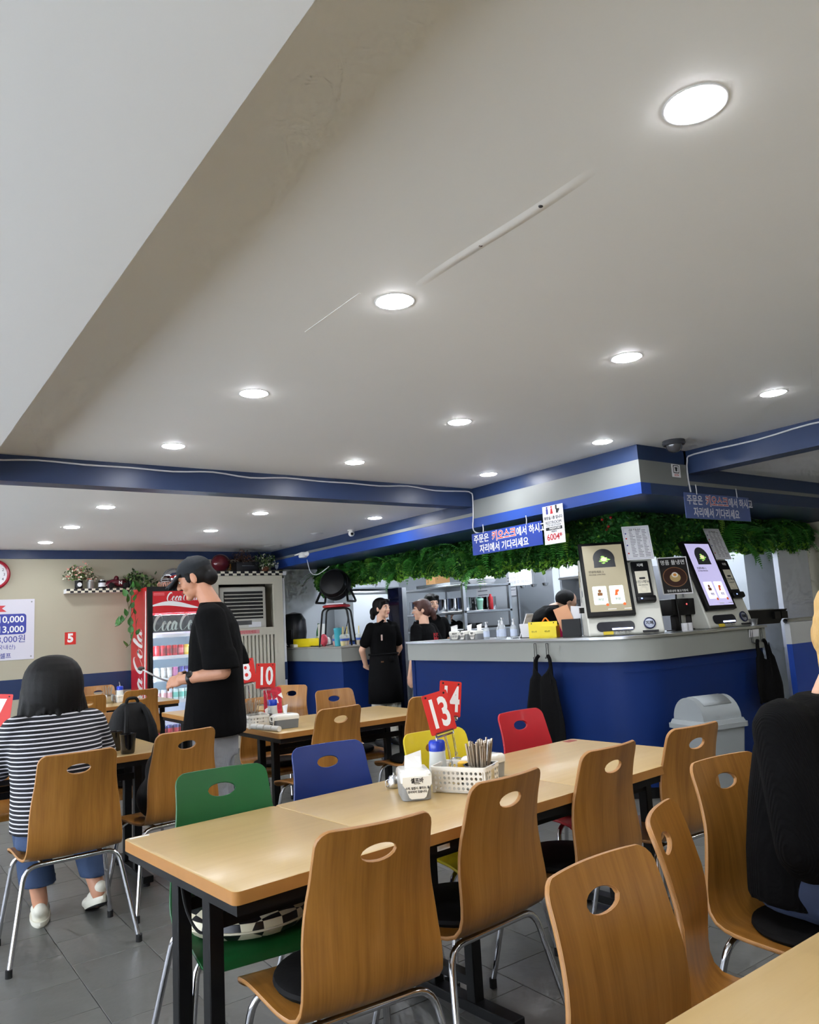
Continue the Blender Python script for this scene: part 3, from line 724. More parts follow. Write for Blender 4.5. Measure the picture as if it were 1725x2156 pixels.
# dome camera, bullet camera, small wall camera
t = thing('dome_camera', 'black ceiling dome camera beside the soffit corner', 'camera', (4.56, 3.10, ZC))
B().lathe([(.075, 0), (.078, -.02), (.07, -.032), (.058, -.034)], 28).obj('housing', M('charcoal_plastic', (58, 60, 66), .4), t)
B().lathe([(.056, -.03), (.054, -.05), (.04, -.072), (.02, -.082), (0, -.085)], 28, cap=False).obj('bubble', M('smoked_dome', (70, 70, 74), .06, coat=.6), t)
t = thing('bullet_camera', 'white bullet camera on the soffit edge above the stool with the fan', 'camera', (4.36, 8.2, 2.17))
B().lathe([(.05, -.01), (.055, .01), (.04, .05), (.02, .06)], 20).obj('base', whitep, t)
B().tube([(-.06, .1, .03), (-.02, .03, .045), (.03, -.03, .04)], [.006, .012, .012], 8).obj('arm', whitep, t)
B().lathe([(.028, 0), (.03, .02), (.03, .09), (.024, .1)], 16, mat=rotm(80, 0, 30), c=(.0, .0, .02)).obj('body', whitep, t)
tag(B().tube(catmull([(4.385, 8.15, 2.13), (4.37, 8.05, 1.98), (4.36, 7.9, 1.93), (4.36, 7.75, 1.95), (4.37, 7.6, 2.0)], 6), .005, 6).obj('camera_cable', cable_m), 'white cable drooping from the bullet camera', 'cable')
t = thing('mini_camera', 'small white ball camera on the ceiling near the navy beam end', 'camera', (4.28, 6.95, ZB))
B().lathe([(.035, 0), (.035, -.012), (.02, -.016)], 18).obj('base', whitep, t)
B().ell((0, -.01, -.04), (.034, .034, .034)).obj('ball', whitep, t); B().lathe([(.014, 0), (.014, .006)], 14, mat=rotm(110, 0, -20), c=(-.012, -.04, -.046)).obj('lens', blackp, t)

# ================================================================= kiosks
bodyw = M('kiosk_white', (216, 216, 206), .35)
def emis(name, c, s):
    return M(name, c, .4, emit=s)
def kiosk(label, loc, rz, bg, hue, lit):
    t = thing('ordering_kiosk', label, 'kiosk', loc, rz); t.scale = (1.05,)*3          # local -y faces the customer
    # body: side profile in y,z extruded over x
    prof = [(-.145, 0), (-.15, .02), (-.125, .10), (.02, .52), (.05, .56), (.10, .565), (.12, .55), (.15, .0)]
    b = B(); n = len(prof); W2 = .265
    b.add([(x, y, z) for x in (-W2, W2) for y, z in prof], [tuple(range(n)), tuple(range(2*n-1, n-1, -1))]+[(i, n+i, n+(i+1) % n, (i+1) % n) for i in range(n)])
    me = b.mesh('body', bodyw); o = put('body', me, t)
    bv = o.modifiers.new('bevel', 'BEVEL'); bv.width = .014; bv.segments = 3; bv.limit_method = 'ANGLE'
    tilt = math.degrees(math.atan2(.145, .42))                    # lean of the sloping front
    def P(x, s, off=0):                                           # point on the sloping front: s metres up the slope
        d = Vector((0, .145, .42)).normalized(); nn = Vector((0, -d.z, d.y)); return Vector((x, -.125, .10))+d*s+nn*off
    FR_ = Matrix.Rotation(PI/2-R(tilt), 4, 'X')                   # flat item lying on the slope
    def slab(nm, x0, x1, s0, s1, o0, o1, m, bev=0, par=t):
        mm = Matrix.Translation(P(0, 0)) @ FR_
        return B().box(x0, x1, s0, s1, o0, o1, bev=bev, mat=mm).obj(nm, m, par)
    def ttl(s, size, m, x, sy, par, ax='CENTER', bold=.01, sx=1):
        q = text(s, size, m, par, P(x, sy, .0515), ax=ax, bold=bold, sx=sx); q.rotation_euler = (PI/2-R(tilt), 0, 0); return q
    scr = slab('touch_screen', -.262, .075, .03, .60, .006, .045, blackp, .004)
    img = slab('display', -.238, .052, .062, .578, .045, .0455, bg, 0, scr)
    mm = Matrix.Translation(P(-.09, .46, 0)) @ FR_
    arch = [(.078*math.cos(a), .01+.078*math.sin(a)) for a in np.linspace(-.25, PI+.25, 20)]+[(-.078, -.06), (.078, -.06)]
    B().prism(arch, .0456, .0462, mm).obj('dish_photo', M('screen_dish%d' % hue, (42, 44, 48), .4, emit=lit*.5), scr, smooth=0)
    gn = B()
    for k in range(16):
        a = k*.9; r_ = .012+.026*((k*7) % 5)/5; gn.prism([(r_*math.cos(a)+.016*math.cos(a+j), r_*math.sin(a)*.8+.007*math.sin(a+j)) for j in (0, 1.6, 3.1, 4.7)], .0463, .0466, mm)
    gn.obj('dish_garnish', M('screen_green%d' % hue, (150, 196, 96), .4, emit=lit), scr, smooth=0)
    B().prism([(.022*math.cos(a), .004+.016*math.sin(a)) for a in np.linspace(0, 6, 12)], .0467, .047, mm).obj('dish_egg', M('screen_egg%d' % hue, (226, 214, 170), .4, emit=lit), scr, smooth=0)
    panel = M('screen_panel%d' % hue, (222, 238, 228) if hue == 0 else (232, 228, 250), .4, emit=lit*1.15)
    dark = M('screen_text', (70, 66, 60), .5); orange = M('screen_orange', (222, 92, 30), .4, emit=lit*.7)
    for i, xx in enumerate((-.205, -.085)):
        B().prism(rrect(xx-.0, xx+.10, .115, .255, .008), .0456, .0462, Matrix.Translation(P(0, 0)) @ FR_).obj('menu_button', panel, scr, smooth=0)
        mm2 = Matrix.Translation(P(xx+.05, .20, 0)) @ FR_
        if i == 0: B().prism(rrect(-.018, .018, -.018, .006, .006), .0463, .0466, mm2).prism([(.012*math.cos(a), .018+.012*math.sin(a)) for a in np.linspace(0, 6, 12)], .0463, .0466, mm2).obj('icon', M('icon_brown', (150, 96, 50), .5), scr, smooth=0)
        else: B().prism([(-.018, -.022), (.006, -.018), (.004, .0), (.018, .012), (.016, .024), (-.008, .022), (-.012, 0)], .0463, .0466, mm2).obj('icon', orange, scr, smooth=0)
        ttl('매장' if i == 0 else '포장', .022, dark, xx+.05, .150, scr)
        B().prism([(.011*math.cos(a), .011*math.sin(a)) for a in np.linspace(0, 6, 12)], .0464, .0468, Matrix.Translation(P(xx+.092, .112, 0)) @ FR_).obj('pointer_dot', orange, scr, smooth=0)
    ttl('안녕하세요 :)', .020, dark, -.215, .365, scr, ax='LEFT'); ttl('주문 방법을 선택해 주세요', .011, dark, -.215, .343, scr, ax='LEFT')
    for x_, w_ in ((-.115, .06), (.0, .05)): B().box(x_, x_+w_, .075, .081, .0456, .046, mat=Matrix.Translation(P(0, 0)) @ FR_).obj('status_bar', white_ink, scr, smooth=0)
    # card and receipt unit
    cu = slab('payment_unit', .10, .225, .155, .44, .004, .03, blackp, .008)
    slab('notice_card', .118, .208, .19, .36, .030, .0308, M('cream_card', (232, 226, 206), .6), 0, cu)
    for s_, z_, sy in (('지폐', .026, .405), ('1인1메뉴', .026, .275), ('주문 부탁드려요', .010, .25)):
        q = text(s_, z_, white_ink if sy > .4 else dark, cu, P(.163, sy, .0316), bold=.01); q.rotation_euler = (PI/2-R(tilt), 0, 0)
    B().prism(rrect(.142, .186, .297, .311, .006), .0309, .0313, Matrix.Translation(P(0, 0)) @ FR_).obj('notice_bar', ink, cu, smooth=0)
    ring = B(); 
    for r_ in (.018, .026): ring.tube([P(.163+r_*math.cos(a), .218+r_*math.sin(a)*.9, .0312) for a in np.linspace(0, 2*PI, 25)], .0006, 4)
    ring.obj('plate_drawing', M('pale_line', (170, 165, 150), .6), cu, smooth=0)
    slab('card_reader', .098, .235, .118, .165, .004, .055, blackp, .012, cu)
    slab('reader_lamp', .125, .137, .137, .146, .0552, .056, emis('blue_led', (110, 130, 255), 2.5), 0, cu)
    # lower part: receipt slot, round coin mouth, slit and tape
    mz = rotm(90+math.degrees(math.atan2(.025, .08))-18, 0, 0)
    lo = Matrix.Translation((0, -.1435, .055)) @ Matrix.Rotation(PI/2-R(17), 4, 'X')
    B().prism(rrect(-.205, .06, -.024, .045, .03), .0, .004, lo).obj('receipt_mouth', M('dark_slot', (18, 20, 34), .3), t, smooth=0)
    B().box(-.10, .045, -.015, -.003, .004, .0055, mat=lo).obj('slot_light', emis('slot_light', (190, 200, 255), 2.2), t, smooth=0)
    cm = lo @ Matrix.Translation((.165, .02, 0))
    B().lathe([(.042, 0), (.042, .008), (.036, .010), (.034, .006)], 28, mat=cm.to_3x3().to_4x4(), c=cm.translation).obj('coin_mouth', M('dark_blue_ring', (40, 46, 82), .3, .3), t)
    B().lathe([(.034, .004), (.033, .007), (0, .0075)], 24, mat=cm.to_3x3().to_4x4(), c=cm.translation).obj('coin_plate', M('coin_plate', (150, 156, 172), .35, .6), t)
    q = text('지폐', .03, ink, t, cm @ Vector((0, 0, .009)), bold=.02); q.rotation_euler = (PI/2-R(17), 0, 0)
    B().box(.11, .22, -.044, -.030, .0, .004, mat=lo).obj('coin_slit', ink, t, smooth=0)
    B().box(-.165, -.095, -.048, -.022, .0, .003, mat=lo).obj('yellow_tape', M('yellow_tape', (222, 196, 52), .6), t, smooth=0)
    q = text('/ 거스름돈', .028, M('grey_print', (100, 98, 92), .6), t, lo @ Vector((-.088, -.036, .003)), ax='LEFT'); q.rotation_euler = (PI/2-R(17), 0, 0)
    # side plate: vents, lock and sticker strip
    for y, z, w_, h_ in ((.04, .42, .018, .045), (.06, .27, .018, .045)):
        B().box(-W2-.002, -W2, y-w_/2, y+w_/2, z-h_/2, z+h_/2).obj('side_vent', greyp, t, smooth=0)
    B().lathe([(.026, 0), (.024, .003)], 18, mat=rotm(0, -90, 0), c=(-W2, .0, .31)).obj('side_lock', greyp, t)
    B().box(-W2-.03, -W2, -.02, .03, .17, .21).obj('receipt_outlet', blackp, t, smooth=0)
    B().box(-W2-.0015, -W2, .07, .11, .36, .48).obj('sticker', M('tan_sticker', (196, 184, 150), .6), t, smooth=0)
    # taped price list above the payment unit
    pm = Matrix.Translation(P(0, 0)) @ FR_
    pg = B().box(.075, .275, .445, .72, .040, .0405, mat=pm).obj('price_list', paper, t, smooth=0)
    B().box(.086, .264, .458, .4588, .0405, .041, mat=pm).box(.086, .264, .7072, .708, .0405, .041, mat=pm).box(.086, .0868, .458, .708, .0405, .041, mat=pm).box(.2632, .264, .458, .708, .0405, .041, mat=pm).obj('border', blue_ink, pg, smooth=0)
    ln = B()
    rr = random.Random(5)
    for s_ in np.arange(.47, .685, .0125):
        for x_ in (.125, .172, .218):
            ln.box(x_, x_+rr.uniform(.018, .040), s_, s_+.0042, .0405, .0409, mat=pm)
    ln.obj('printed_lines', M('grey_ink', (128, 128, 138), .7), pg, smooth=0)
    q = text('주문 방법 안내', .014, ink, pg, P(.17, .692, .0409)); q.rotation_euler = (PI/2-R(tilt), 0, 0)
    for k, s_ in enumerate((.66, .62, .565, .50)):
        B().prism([(.006*math.cos(a), .006*math.sin(a)) for a in np.linspace(0, 6, 10)], .0406, .041, Matrix.Translation(P(.098, s_, 0)) @ FR_).obj('step_dot', (blue_ink, red_ink)[k % 2], pg, smooth=0)
    return t
scr0 = emis('screen_khaki', (150, 142, 118), .32); scr1 = emis('screen_lilac', (190, 184, 226), .42)
kiosk('white ordering kiosk with lit khaki screen at the counter corner', (4.76, 3.855, 1.126), R(-40), scr0, 0, .42)
kiosk('white ordering kiosk with pale lilac screen farther right on the counter', (5.74, 3.70, 1.126), R(-4), scr1, 1, .45)
# card poster and receipt printer between the kiosks
t = thing('menu_poster', 'black food poster with noodle bowl in a clear stand between the kiosks', 'poster', (5.21, 3.66, 1.545), R(-32)); t.scale = (.86,)*3
pm = rotm(78, 0, 0)
B().box(-.14, .14, -.16, .19, -.004, 0, mat=pm).obj('white_border', paper, t, smooth=0)
B().box(-.13, .13, -.15, .18, 0, .001, mat=pm).obj('black_sheet', M('poster_black', (20, 18, 18), .4), t, smooth=0)
for s_, z_, y_ in (('명품 물냉면', .05, .135), ('', .01, .1), ('함흥냉면 불고기정식', .024, -.13)):
    if s_:
        q = text(s_, z_, white_ink, t, pm @ Vector((0, y_, .0016)), bold=.012, sx=.95); q.rotation_euler = (R(78), 0, 0)
def disc(r, y, z, m, nm, sy=.82, x=0): B().prism([(x+r*math.cos(a), y+r*sy*math.sin(a)) for a in np.linspace(0, 2*PI, 29)[:-1]], z, z+.0005, pm).obj(nm, m, t, smooth=0)
disc(.115, 0, .001, M('bowl_bronze', (146, 104, 72), .35, .3), 'bowl_rim'); disc(.106, 0, .0016, M('broth', (62, 34, 24), .3), 'broth'); disc(.05, -.005, .0022, M('noodles', (196, 168, 110), .5), 'noodle_nest'); disc(.03, .02, .0028, M('egg_white', (240, 236, 222), .4), 'egg'); disc(.016, .02, .0034, M('egg_yolk', (226, 150, 60), .4), 'yolk')
B().tube([(0, .02, -.14), (0, .03, -.20), (.02, .03, -.485)], .008, 8).obj('stand_arm', blackp, t)
for x_, lab in ((5.27, 'left'), (5.47, 'right')):
    q = thing('receipt_printer', 'black receipt printer box, %s one of the pair between the kiosks' % lab, 'printer', (x_+.02, 3.75, 1.126), R(-12), 'black printers between the kiosks')
    B().box(-.09, .09, -.07, .07, .12, .25, bev=.008).obj('case', blackp, q); B().box(-.03, .03, -.03, .03, 0, .12, bev=.004).obj('pedestal', blackp, q); B().box(-.06, .06, -.05, .05, 0, .008).obj('foot', blackp, q, smooth=0)
    B().ell((.06, -.071, .205), (.006, .002, .006)).obj('red_lamp', emis('red_led', (255, 70, 70), 2), q)
for k, x_ in enumerate((5.18, 5.24)):
    tag(B().lathe([(.024, 0), (.024, .06), (.008, .06), (.008, .0)], 20).obj('paper_roll', paper, loc=(x_, 3.60, 1.126)), 'white receipt paper roll beside the first kiosk, %s one' % ('left', 'right')[k], 'paper roll', 'receipt rolls by the kiosk')
t = thing('black_tray', 'black plastic tray box at the right end of the counter', 'tray', (6.28, 3.68, 1.126), R(-4))
b = B(); A = [(-.2, -.11), (.2, -.11), (.2, .11), (-.2, .11)]; Q = [(-.26, -.15), (.27, -.15), (.27, .15), (-.26, .15)]
b.add([(x, y, .0) for x, y in A]+[(x, y, .12) for x, y in Q]+[(x*.93, y*.9, .12) for x, y in Q]+[(x*.93, y*.9, .02) for x, y in A], [(3, 2, 1, 0), (12, 13, 14, 15)]+[(i, (i+1) % 4, 4+(i+1) % 4, 4+i) for i in range(4)]+[(4+i, 4+(i+1) % 4, 8+(i+1) % 4, 8+i) for i in range(4)]+[(8+i, 8+(i+1) % 4, 12+(i+1) % 4, 12+i) for i in range(4)])
b.obj('box', blackp, t, smooth=0); B().box(-.255, .1, -.14, .14, .121, .128, bev=.002, seg=1).obj('silver_lid', steel, t)
for x_ in (.1, .2): B().box(x_-.04, x_+.045, -.165, -.14, .04, .10).obj('cup_slot', blackp, t, smooth=0)
q = tag(B().lathe([(.035, 0), (.045, .05), (.05, .055), (.047, .056), (.032, .006)], 22).obj('steel_cup', steel, loc=(6.0, 3.53, 1.126)), 'small steel cup left of the black tray box', 'cup')

# ================================================================= things on the serving counter
yel = M('yellow_plastic', (238, 214, 26), .4)
t = thing('yellow_box', 'yellow plastic box with a small handle on the serving counter', 'box', (4.62, 4.52, 1.126), R(-72))
B().box(-.13, .13, -.06, -.055, 0, .13).box(-.13, .13, .055, .06, 0, .10).box(-.13, -.125, -.055, .055, 0, .10).box(.125, .13, -.055, .055, 0, .10).box(-.125, .125, -.055, .055, 0, .004).box(-.01, .13, -.085, -.06, 0, .09).obj('case', yel, t, smooth=0)
B().tube(arc_tube([(-.05, .0, .10), (-.0, 0, .165), (.05, 0, .10)], .02), .007, 8).obj('handle', M('orange_plastic', (240, 130, 20), .4), t)
for x_ in (-.11, .02):
    q = text('메뉴판', .018, M('olive_ink', (110, 96, 10), .6), t, (x_+.03, -.0605 if x_ < 0 else -.0858, .05)); q.rotation_euler = (PI/2, 0, 0)
for k, x_ in enumerate((-.1, .1)): B().ell((x_, -.061, .118), (.005, .002, .005)).obj('rivet', ink, t)
t = thing('menu_card_stand', 'two white leaning menu cards on the serving counter beside the yellow box', 'menu', (4.62, 4.80, 1.126), R(-80))
B().box(-.004, .004, -.05, .05, 0, .22, mat=rotm(0, 24, 0)).obj('tall_card', paper, t, smooth=0); B().box(.02, .13, -.04, -.036, 0, .13, mat=rotm(12, 0, 0)).obj('short_card', paper, t, smooth=0); B().box(-.07, .14, -.05, .05, 0, .006).obj('base', blackp, t, smooth=0)
def sanitizer(x_, y_, lab, s=1):
    t = thing('pump_bottle', lab, 'bottle', (x_, y_, 1.126), .4, 'pump bottles on the counter')
    B().lathe([(.026*s, 0), (.028*s, .01), (.028*s, .08*s), (.02*s, .098*s), (.011, .105*s)], 18).obj('bottle', M('clear_bottle', (225, 232, 238), .12, alpha=.55), t)
    B().lathe([(.0285*s, .02), (.0285*s, .07*s)], 18, cap=False).obj('label', M('pale_blue_label', (205, 216, 236), .5), t)
    B().lathe([(.012, .105*s), (.012, .125*s), (.005, .126*s), (.005, .145*s)], 12).box(-.008, .03, -.007, .007, .142*s, .152*s).obj('pump', white_m, t)
for k, (y_, s_) in enumerate(((5.24, 1), (5.12, 1.05), (5.03, 1.2), (4.94, 1.1))): sanitizer(4.60+.05*(k % 2), y_, 'clear pump bottle on the serving counter, %s from the left of the bottles' % nth[k], s_)
def napkin_box(label, loc, rz, text1=True, L=.17, W=.105, Hh=.085, grey=greyp):
    """grey tub with a glossy white saddle lid and a paper napkin standing in the slot; long axis x"""
    t = thing('napkin_box', label, 'napkin box', loc, rz)
    b = B(); o0 = rrect(-L/2+.006, L/2-.006, -W/2+.004, W/2-.004, .018); o1 = rrect(-L/2, L/2, -W/2, W/2, .02); n = len(o0)
    b.add([(x, y, 0) for x, y in o0]+[(x, y, Hh*.78) for x, y in o1], [tuple(range(n-1, -1, -1)), tuple(range(n, 2*n))]+[(i, (i+1) % n, n+(i+1) % n, n+i) for i in range(n)]); b.obj('tub', grey, t)
    # lid: dome over the tub, with a tongue down the front face (-x end)
    b = B(); P_ = []
    for k, (sc_, z_) in enumerate(((1.02, .62), (1.03, .80), (1.0, .92), (.9, .99), (.6, 1.02))):
        for x, y in o1: P_.append((x*sc_, y*sc_, Hh*z_+.004*math.cos(x/L*PI)-(0.0 if k else .02*abs(x)/(L/2)*0)))
    for k in range(4): b.f += [(k*n+i, k*n+(i+1) % n, (k+1)*n+(i+1) % n, (k+1)*n+i) for i in range(n)]; b.mi += [0]*n
    b.v += P_; b.f.append(tuple(range(4*n, 5*n))); b.mi.append(0)
    b.obj('lid', M('glossy_white_plastic', (240, 238, 228), .15, coat=.5), t)
    tm = Matrix.Translation((-L/2-.004, 0, 0)) @ Matrix.Rotation(-PI/2, 4, 'Z') @ Matrix.Rotation(PI/2, 4, 'X')
    fp = B().prism([(-W*.46, Hh*.86), (-W*.47, Hh*.6), (-W*.36, Hh*.42), (-W*.27, Hh*.14), (-W*.2, Hh*.08), (W*.2, Hh*.08), (W*.27, Hh*.14), (W*.36, Hh*.42), (W*.47, Hh*.6), (W*.46, Hh*.86)], -.002, .003, tm).obj('front_tongue', MATS['glossy_white_plastic'], t, smooth=0)
    if text1:
        for s_, z_, y_, bo in (('셀프바', .018, .72, .03), ('SELF BAR', .006, .62, .0), ('수저, 앞접시, 물티슈, 물', .0095, .46, .02), ('준비되어 있습니다.', .0095, .33, .02)):
            q = text(s_, z_, ink, fp, tm @ Vector((0, Hh*y_, .0035)), bold=bo, sx=.9); q.rotation_euler = tm.to_euler()
    nb = B()
    for k in range(2):
        w0 = .032-.004*k; nb.add([(y_, x_, z_) for x_, y_, z_ in ((-w0, .004*k, Hh*.9), (w0, .004*k+.002, Hh*.9), (w0*.9, .012*k-.006, Hh*.9+.055), (-w0*1.02, .010-.012*k, Hh*.9+.068-.02*k), (-w0, .004*k+.001, Hh*.9), (w0, .004*k+.003, Hh*.9), (w0*.9, .012*k-.005, Hh*.9+.055), (-w0*1.02, .011-.012*k, Hh*.9+.068-.02*k))], [(0, 1, 2, 3), (7, 6, 5, 4), (0, 3, 7, 4), (1, 5, 6, 2), (2, 6, 7, 3)])
    nb.obj('napkin', tissue, t, smooth=0)
    return t
for k, (y_, lab) in enumerate(((5.72, 'left'), (5.50, 'middle'), (5.36, 'right'))): napkin_box('white and grey napkin box on the serving counter, %s of three' % lab, (4.62, y_, 1.126), R(-8 if k else 50), True, .15, .10, .08)
t = thing('pen_holder', 'black mesh box holding cards and pens left of the first kiosk', 'holder', (4.60, 4.22, 1.126), R(-55))
b = B(); b.box(-.07, .07, -.05, -.046, 0, .14).box(-.07, .07, .046, .05, 0, .14).box(-.07, -.066, -.046, .046, 0, .14).box(.066, .07, -.046, .046, 0, .14).box(-.066, .066, -.046, .046, 0, .004); b.obj('box', blackp, t, smooth=0)
B().box(-.06, .06, -.002, .0, .02, .25, mat=rotm(0, -18, 10)).obj('leaning_card', M('orange_card', (230, 170, 130), .5), t, smooth=0); B().box(-.02, .06, .02, .021, .02, .24, mat=rotm(4, 6, 0)).obj('printed_slip', paper, t, smooth=0)
tag(B().box(-.05, .05, -.06, .06, 0, .10, bev=.006).obj('magenta_box', M('magenta_card', (190, 24, 92), .5), loc=(4.70, 4.37, 1.126), rot=(0, 0, .3)), 'magenta box between the yellow box and the first kiosk', 'box')

# ================================================================= grey swing bin
t = thing('swing_bin', 'grey plastic swing-top bin in front of the blue counter', 'bin', (4.66, 3.14, 0), R(-12))
gbin = M('bin_grey', (150, 156, 158), .42, bump=(200, .1, .002))
def frus(name, a0, b0, z0, a1, b1, z1, r, m, par):
    o0 = rrect(-a0, a0, -b0, b0, r); o1 = rrect(-a1, a1, -b1, b1, r); n = len(o0)
    return B().add([(x, y, z0) for x, y in o0]+[(x, y, z1) for x, y in o1], [tuple(range(n-1, -1, -1)), tuple(range(n, 2*n))]+[(i, (i+1) % n, n+(i+1) % n, n+i) for i in range(n)]).obj(name, m, par)
frus('body', .145, .115, 0, .185, .15, .52, .03, gbin, t); frus('rim', .205, .165, .51, .205, .165, .54, .035, gbin, t); frus('lid_collar', .198, .158, .54, .188, .15, .565, .035, gbin, t)
b = B(); n = 15
for k in range(n):
    a = PI*k/(n-1); b.v += [(x, -.135*math.cos(a), .565+.145*math.sin(a)) for x in (-.165, .165)]
b.f += [(2*k, 2*k+1, 2*k+3, 2*k+2) for k in range(n-1)]+[tuple(2*k for k in range(n)), tuple(2*k+1 for k in range(n-1, -1, -1))]; b.mi += [0]*(n+1)
b.obj('dome_lid', gbin, t)
b = B(); n = 9
for k in range(n):
    a = R(40)+R(85)*k/(n-1); b.v += [(x, -.139*math.cos(a), .565+.149*math.sin(a)) for x in (-.12, .12)]
b.f += [(2*k, 2*k+1, 2*k+3, 2*k+2) for k in range(n-1)]; b.mi += [0]*(n-1)
q = b.obj('swing_flap', gbin, t); q.modifiers.new('s', 'SOLIDIFY').thickness = .004

# ================================================================= aprons on hooks
apm = M('apron_black', (8, 8, 9), .85, bump=(30, .25, .01), spec=.2)
def apron(label, loc, rz, H_, W_):
    t = thing('apron', label, 'apron', loc, rz, 'black aprons hanging on the counter')      # local -y = outwards, hung from z=0
    nx, nz = 14, 16; b = B(); rr = random.Random(int(H_*1000))
    for j in range(nz+1):
        f = j/nz; z = -.05-H_*f
        wv = W_*(.30+.12*f*3 if f < .22 else .46+.22*min(1, (f-.22)/.5))
        for i in range(nx+1):
            u = i/nx*2-1; y = -.02-.022*math.sin(u*7+f*2)*(.4+.6*f)-.012*math.cos(u*13)*f-.018*(1-u*u)
            zz = z+.04*u*u*(1-f)
            if f < .22: zz -= .10*(1-abs(u))**.6*(1-f/.22)
            b.v.append((u*wv, y, zz))
    for j in range(nz):
        for i in range(nx): b.f.append((j*(nx+1)+i, j*(nx+1)+i+1, (j+1)*(nx+1)+i+1, (j+1)*(nx+1)+i)); b.mi.append(0)
    q = b.obj('cloth', apm, t, smooth=80); q.modifiers.new('s', 'SOLIDIFY').thickness = .006
    for s in (-1, 1):
        B().tube(catmull([(s*W_*.16, -.006, .015), (s*W_*.24, -.012, -.02), (s*W_*.27, -.016, -.12), (s*W_*.26, -.02, -.20)], 4), .014, 8).obj('neck_strap', apm, t)
    return t
def hook(label, loc, rz):
    b = B().tube(arc_tube([(-.012, -.004, .0), (-.012, -.004, .10), (.012, -.004, .10), (.012, -.004, 0), (.006, -.03, -.012), (-.006, -.03, -.012), (-.012, -.004, 0)], .005, 3), .0022, 6)
    tag(b.obj('wire_hook', M('dark_wire', (50, 50, 52), .35, .8), loc=loc, rot=(0, 0, rz)), label, 'hook', 'wire hooks on the grey fascia')
apron('black apron hanging on wire hooks on the front of the counter', (4.335, 4.29, .985), -PI/2, .60, .30)
hook('wire hook over the front apron, left one', (4.362, 4.40, .99), -PI/2); hook('wire hook over the front apron, right one', (4.362, 4.27, .99), -PI/2)
apron('black apron hanging at the right end of the counter', (5.90, 3.425, 1.0), 0, .42, .26)
hook('wire hook over the right apron, left one', (5.82, 3.445, 1.0), 0); hook('wire hook over the right apron, right one', (5.96, 3.445, 1.0), 0)
tag(B().box(-.07, .07, -.001, 0, -.03, .03).obj('paper_note', paper, loc=(5.86, 3.444, 1.07), rot=(R(6), 0, 0)), 'small crumpled white note on the fascia above the right apron', 'note')
# ================================================================= back wall
board_ = board
t = board('menu_board', 'white price board with blue price panel on the back wall', 'sign', (.88, YB-.004, 1.48), 0, 1.40, .64, M('board_white', (214, 212, 222), .3), .012)
B().prism(rrect(.16, .62, -.05, .165, .03), 0, .001).obj('blue_panel', M('price_blue', (66, 74, 160), .4), t, smooth=0)
text('10,000', .095, white_ink, t, (.60, .105, .002), ax='RIGHT', bold=.018); text('13,000', .095, white_ink, t, (.60, .0, .002), ax='RIGHT', bold=.018)
text('8,000원', .09, blue_ink, t, (.62, -.105, .001), ax='RIGHT'); text('돼지고기(국내산)', .055, blue_ink, t, (.52, -.185, .001), ax='RIGHT'); text('(메뉴) 셀프', .06, blue_ink, t, (.48, -.275, .001), ax='RIGHT', bold=.01)
B().prism([(-.5, .29), (.30, .28), (.33, .25), (.30, .20), (-.5, .20)], .0, .001).prism([(.22, .26), (.42, .255), (.385, .225), (.43, .19), (.25, .19)], -.0005, .0008).obj('red_ribbon', M('ribbon_red', (206, 70, 78), .5), t, smooth=0)
text('MENU', .06, white_ink, t, (.29, .245, .0016), ax='RIGHT', bold=.02)
for x in (-.66, .67):
    for y in (-.29, .29): B().lathe([(.008, 0), (.008, .004), (.003, .006)], 10, c=(x, y, 0)).obj('mount_screw', greyp, t)
t = board('table_number', 'small red wall plate with a white number five', 'sign', (1.945, YB-.002, 1.355), 0, .115, .135, red_m, .004); text('5', .125, white_ink, t, (0, 0, .001), bold=.05)
t = thing('wall_clock', 'round wall clock with a red rim at the left edge', 'clock', (1.178, YB-.001, 2.065)); t.rotation_euler = (PI/2, 0, 0)
B().lathe([(.155, 0), (.158, .03), (.145, .042), (.13, .036), (.126, .02)], 40, cap=False).obj('rim', M('clock_red', (160, 32, 50), .25, coat=.4), t); B().lathe([(.128, 0), (.128, .018)], 40).obj('dial', paper, t)
for k in range(1, 13): text(str(k), .042, ink, t, (.1*math.sin(R(30*k)), .1*math.cos(R(30*k)), .019))
for a, L, n in ((R(50), .06, 'hour_hand'), (R(170), .09, 'minute_hand')): B().box(-.003, .003, -.01, L, .022, .024, mat=Matrix.Rotation(-a, 4, 'Z')).obj(n, ink, t, smooth=0)
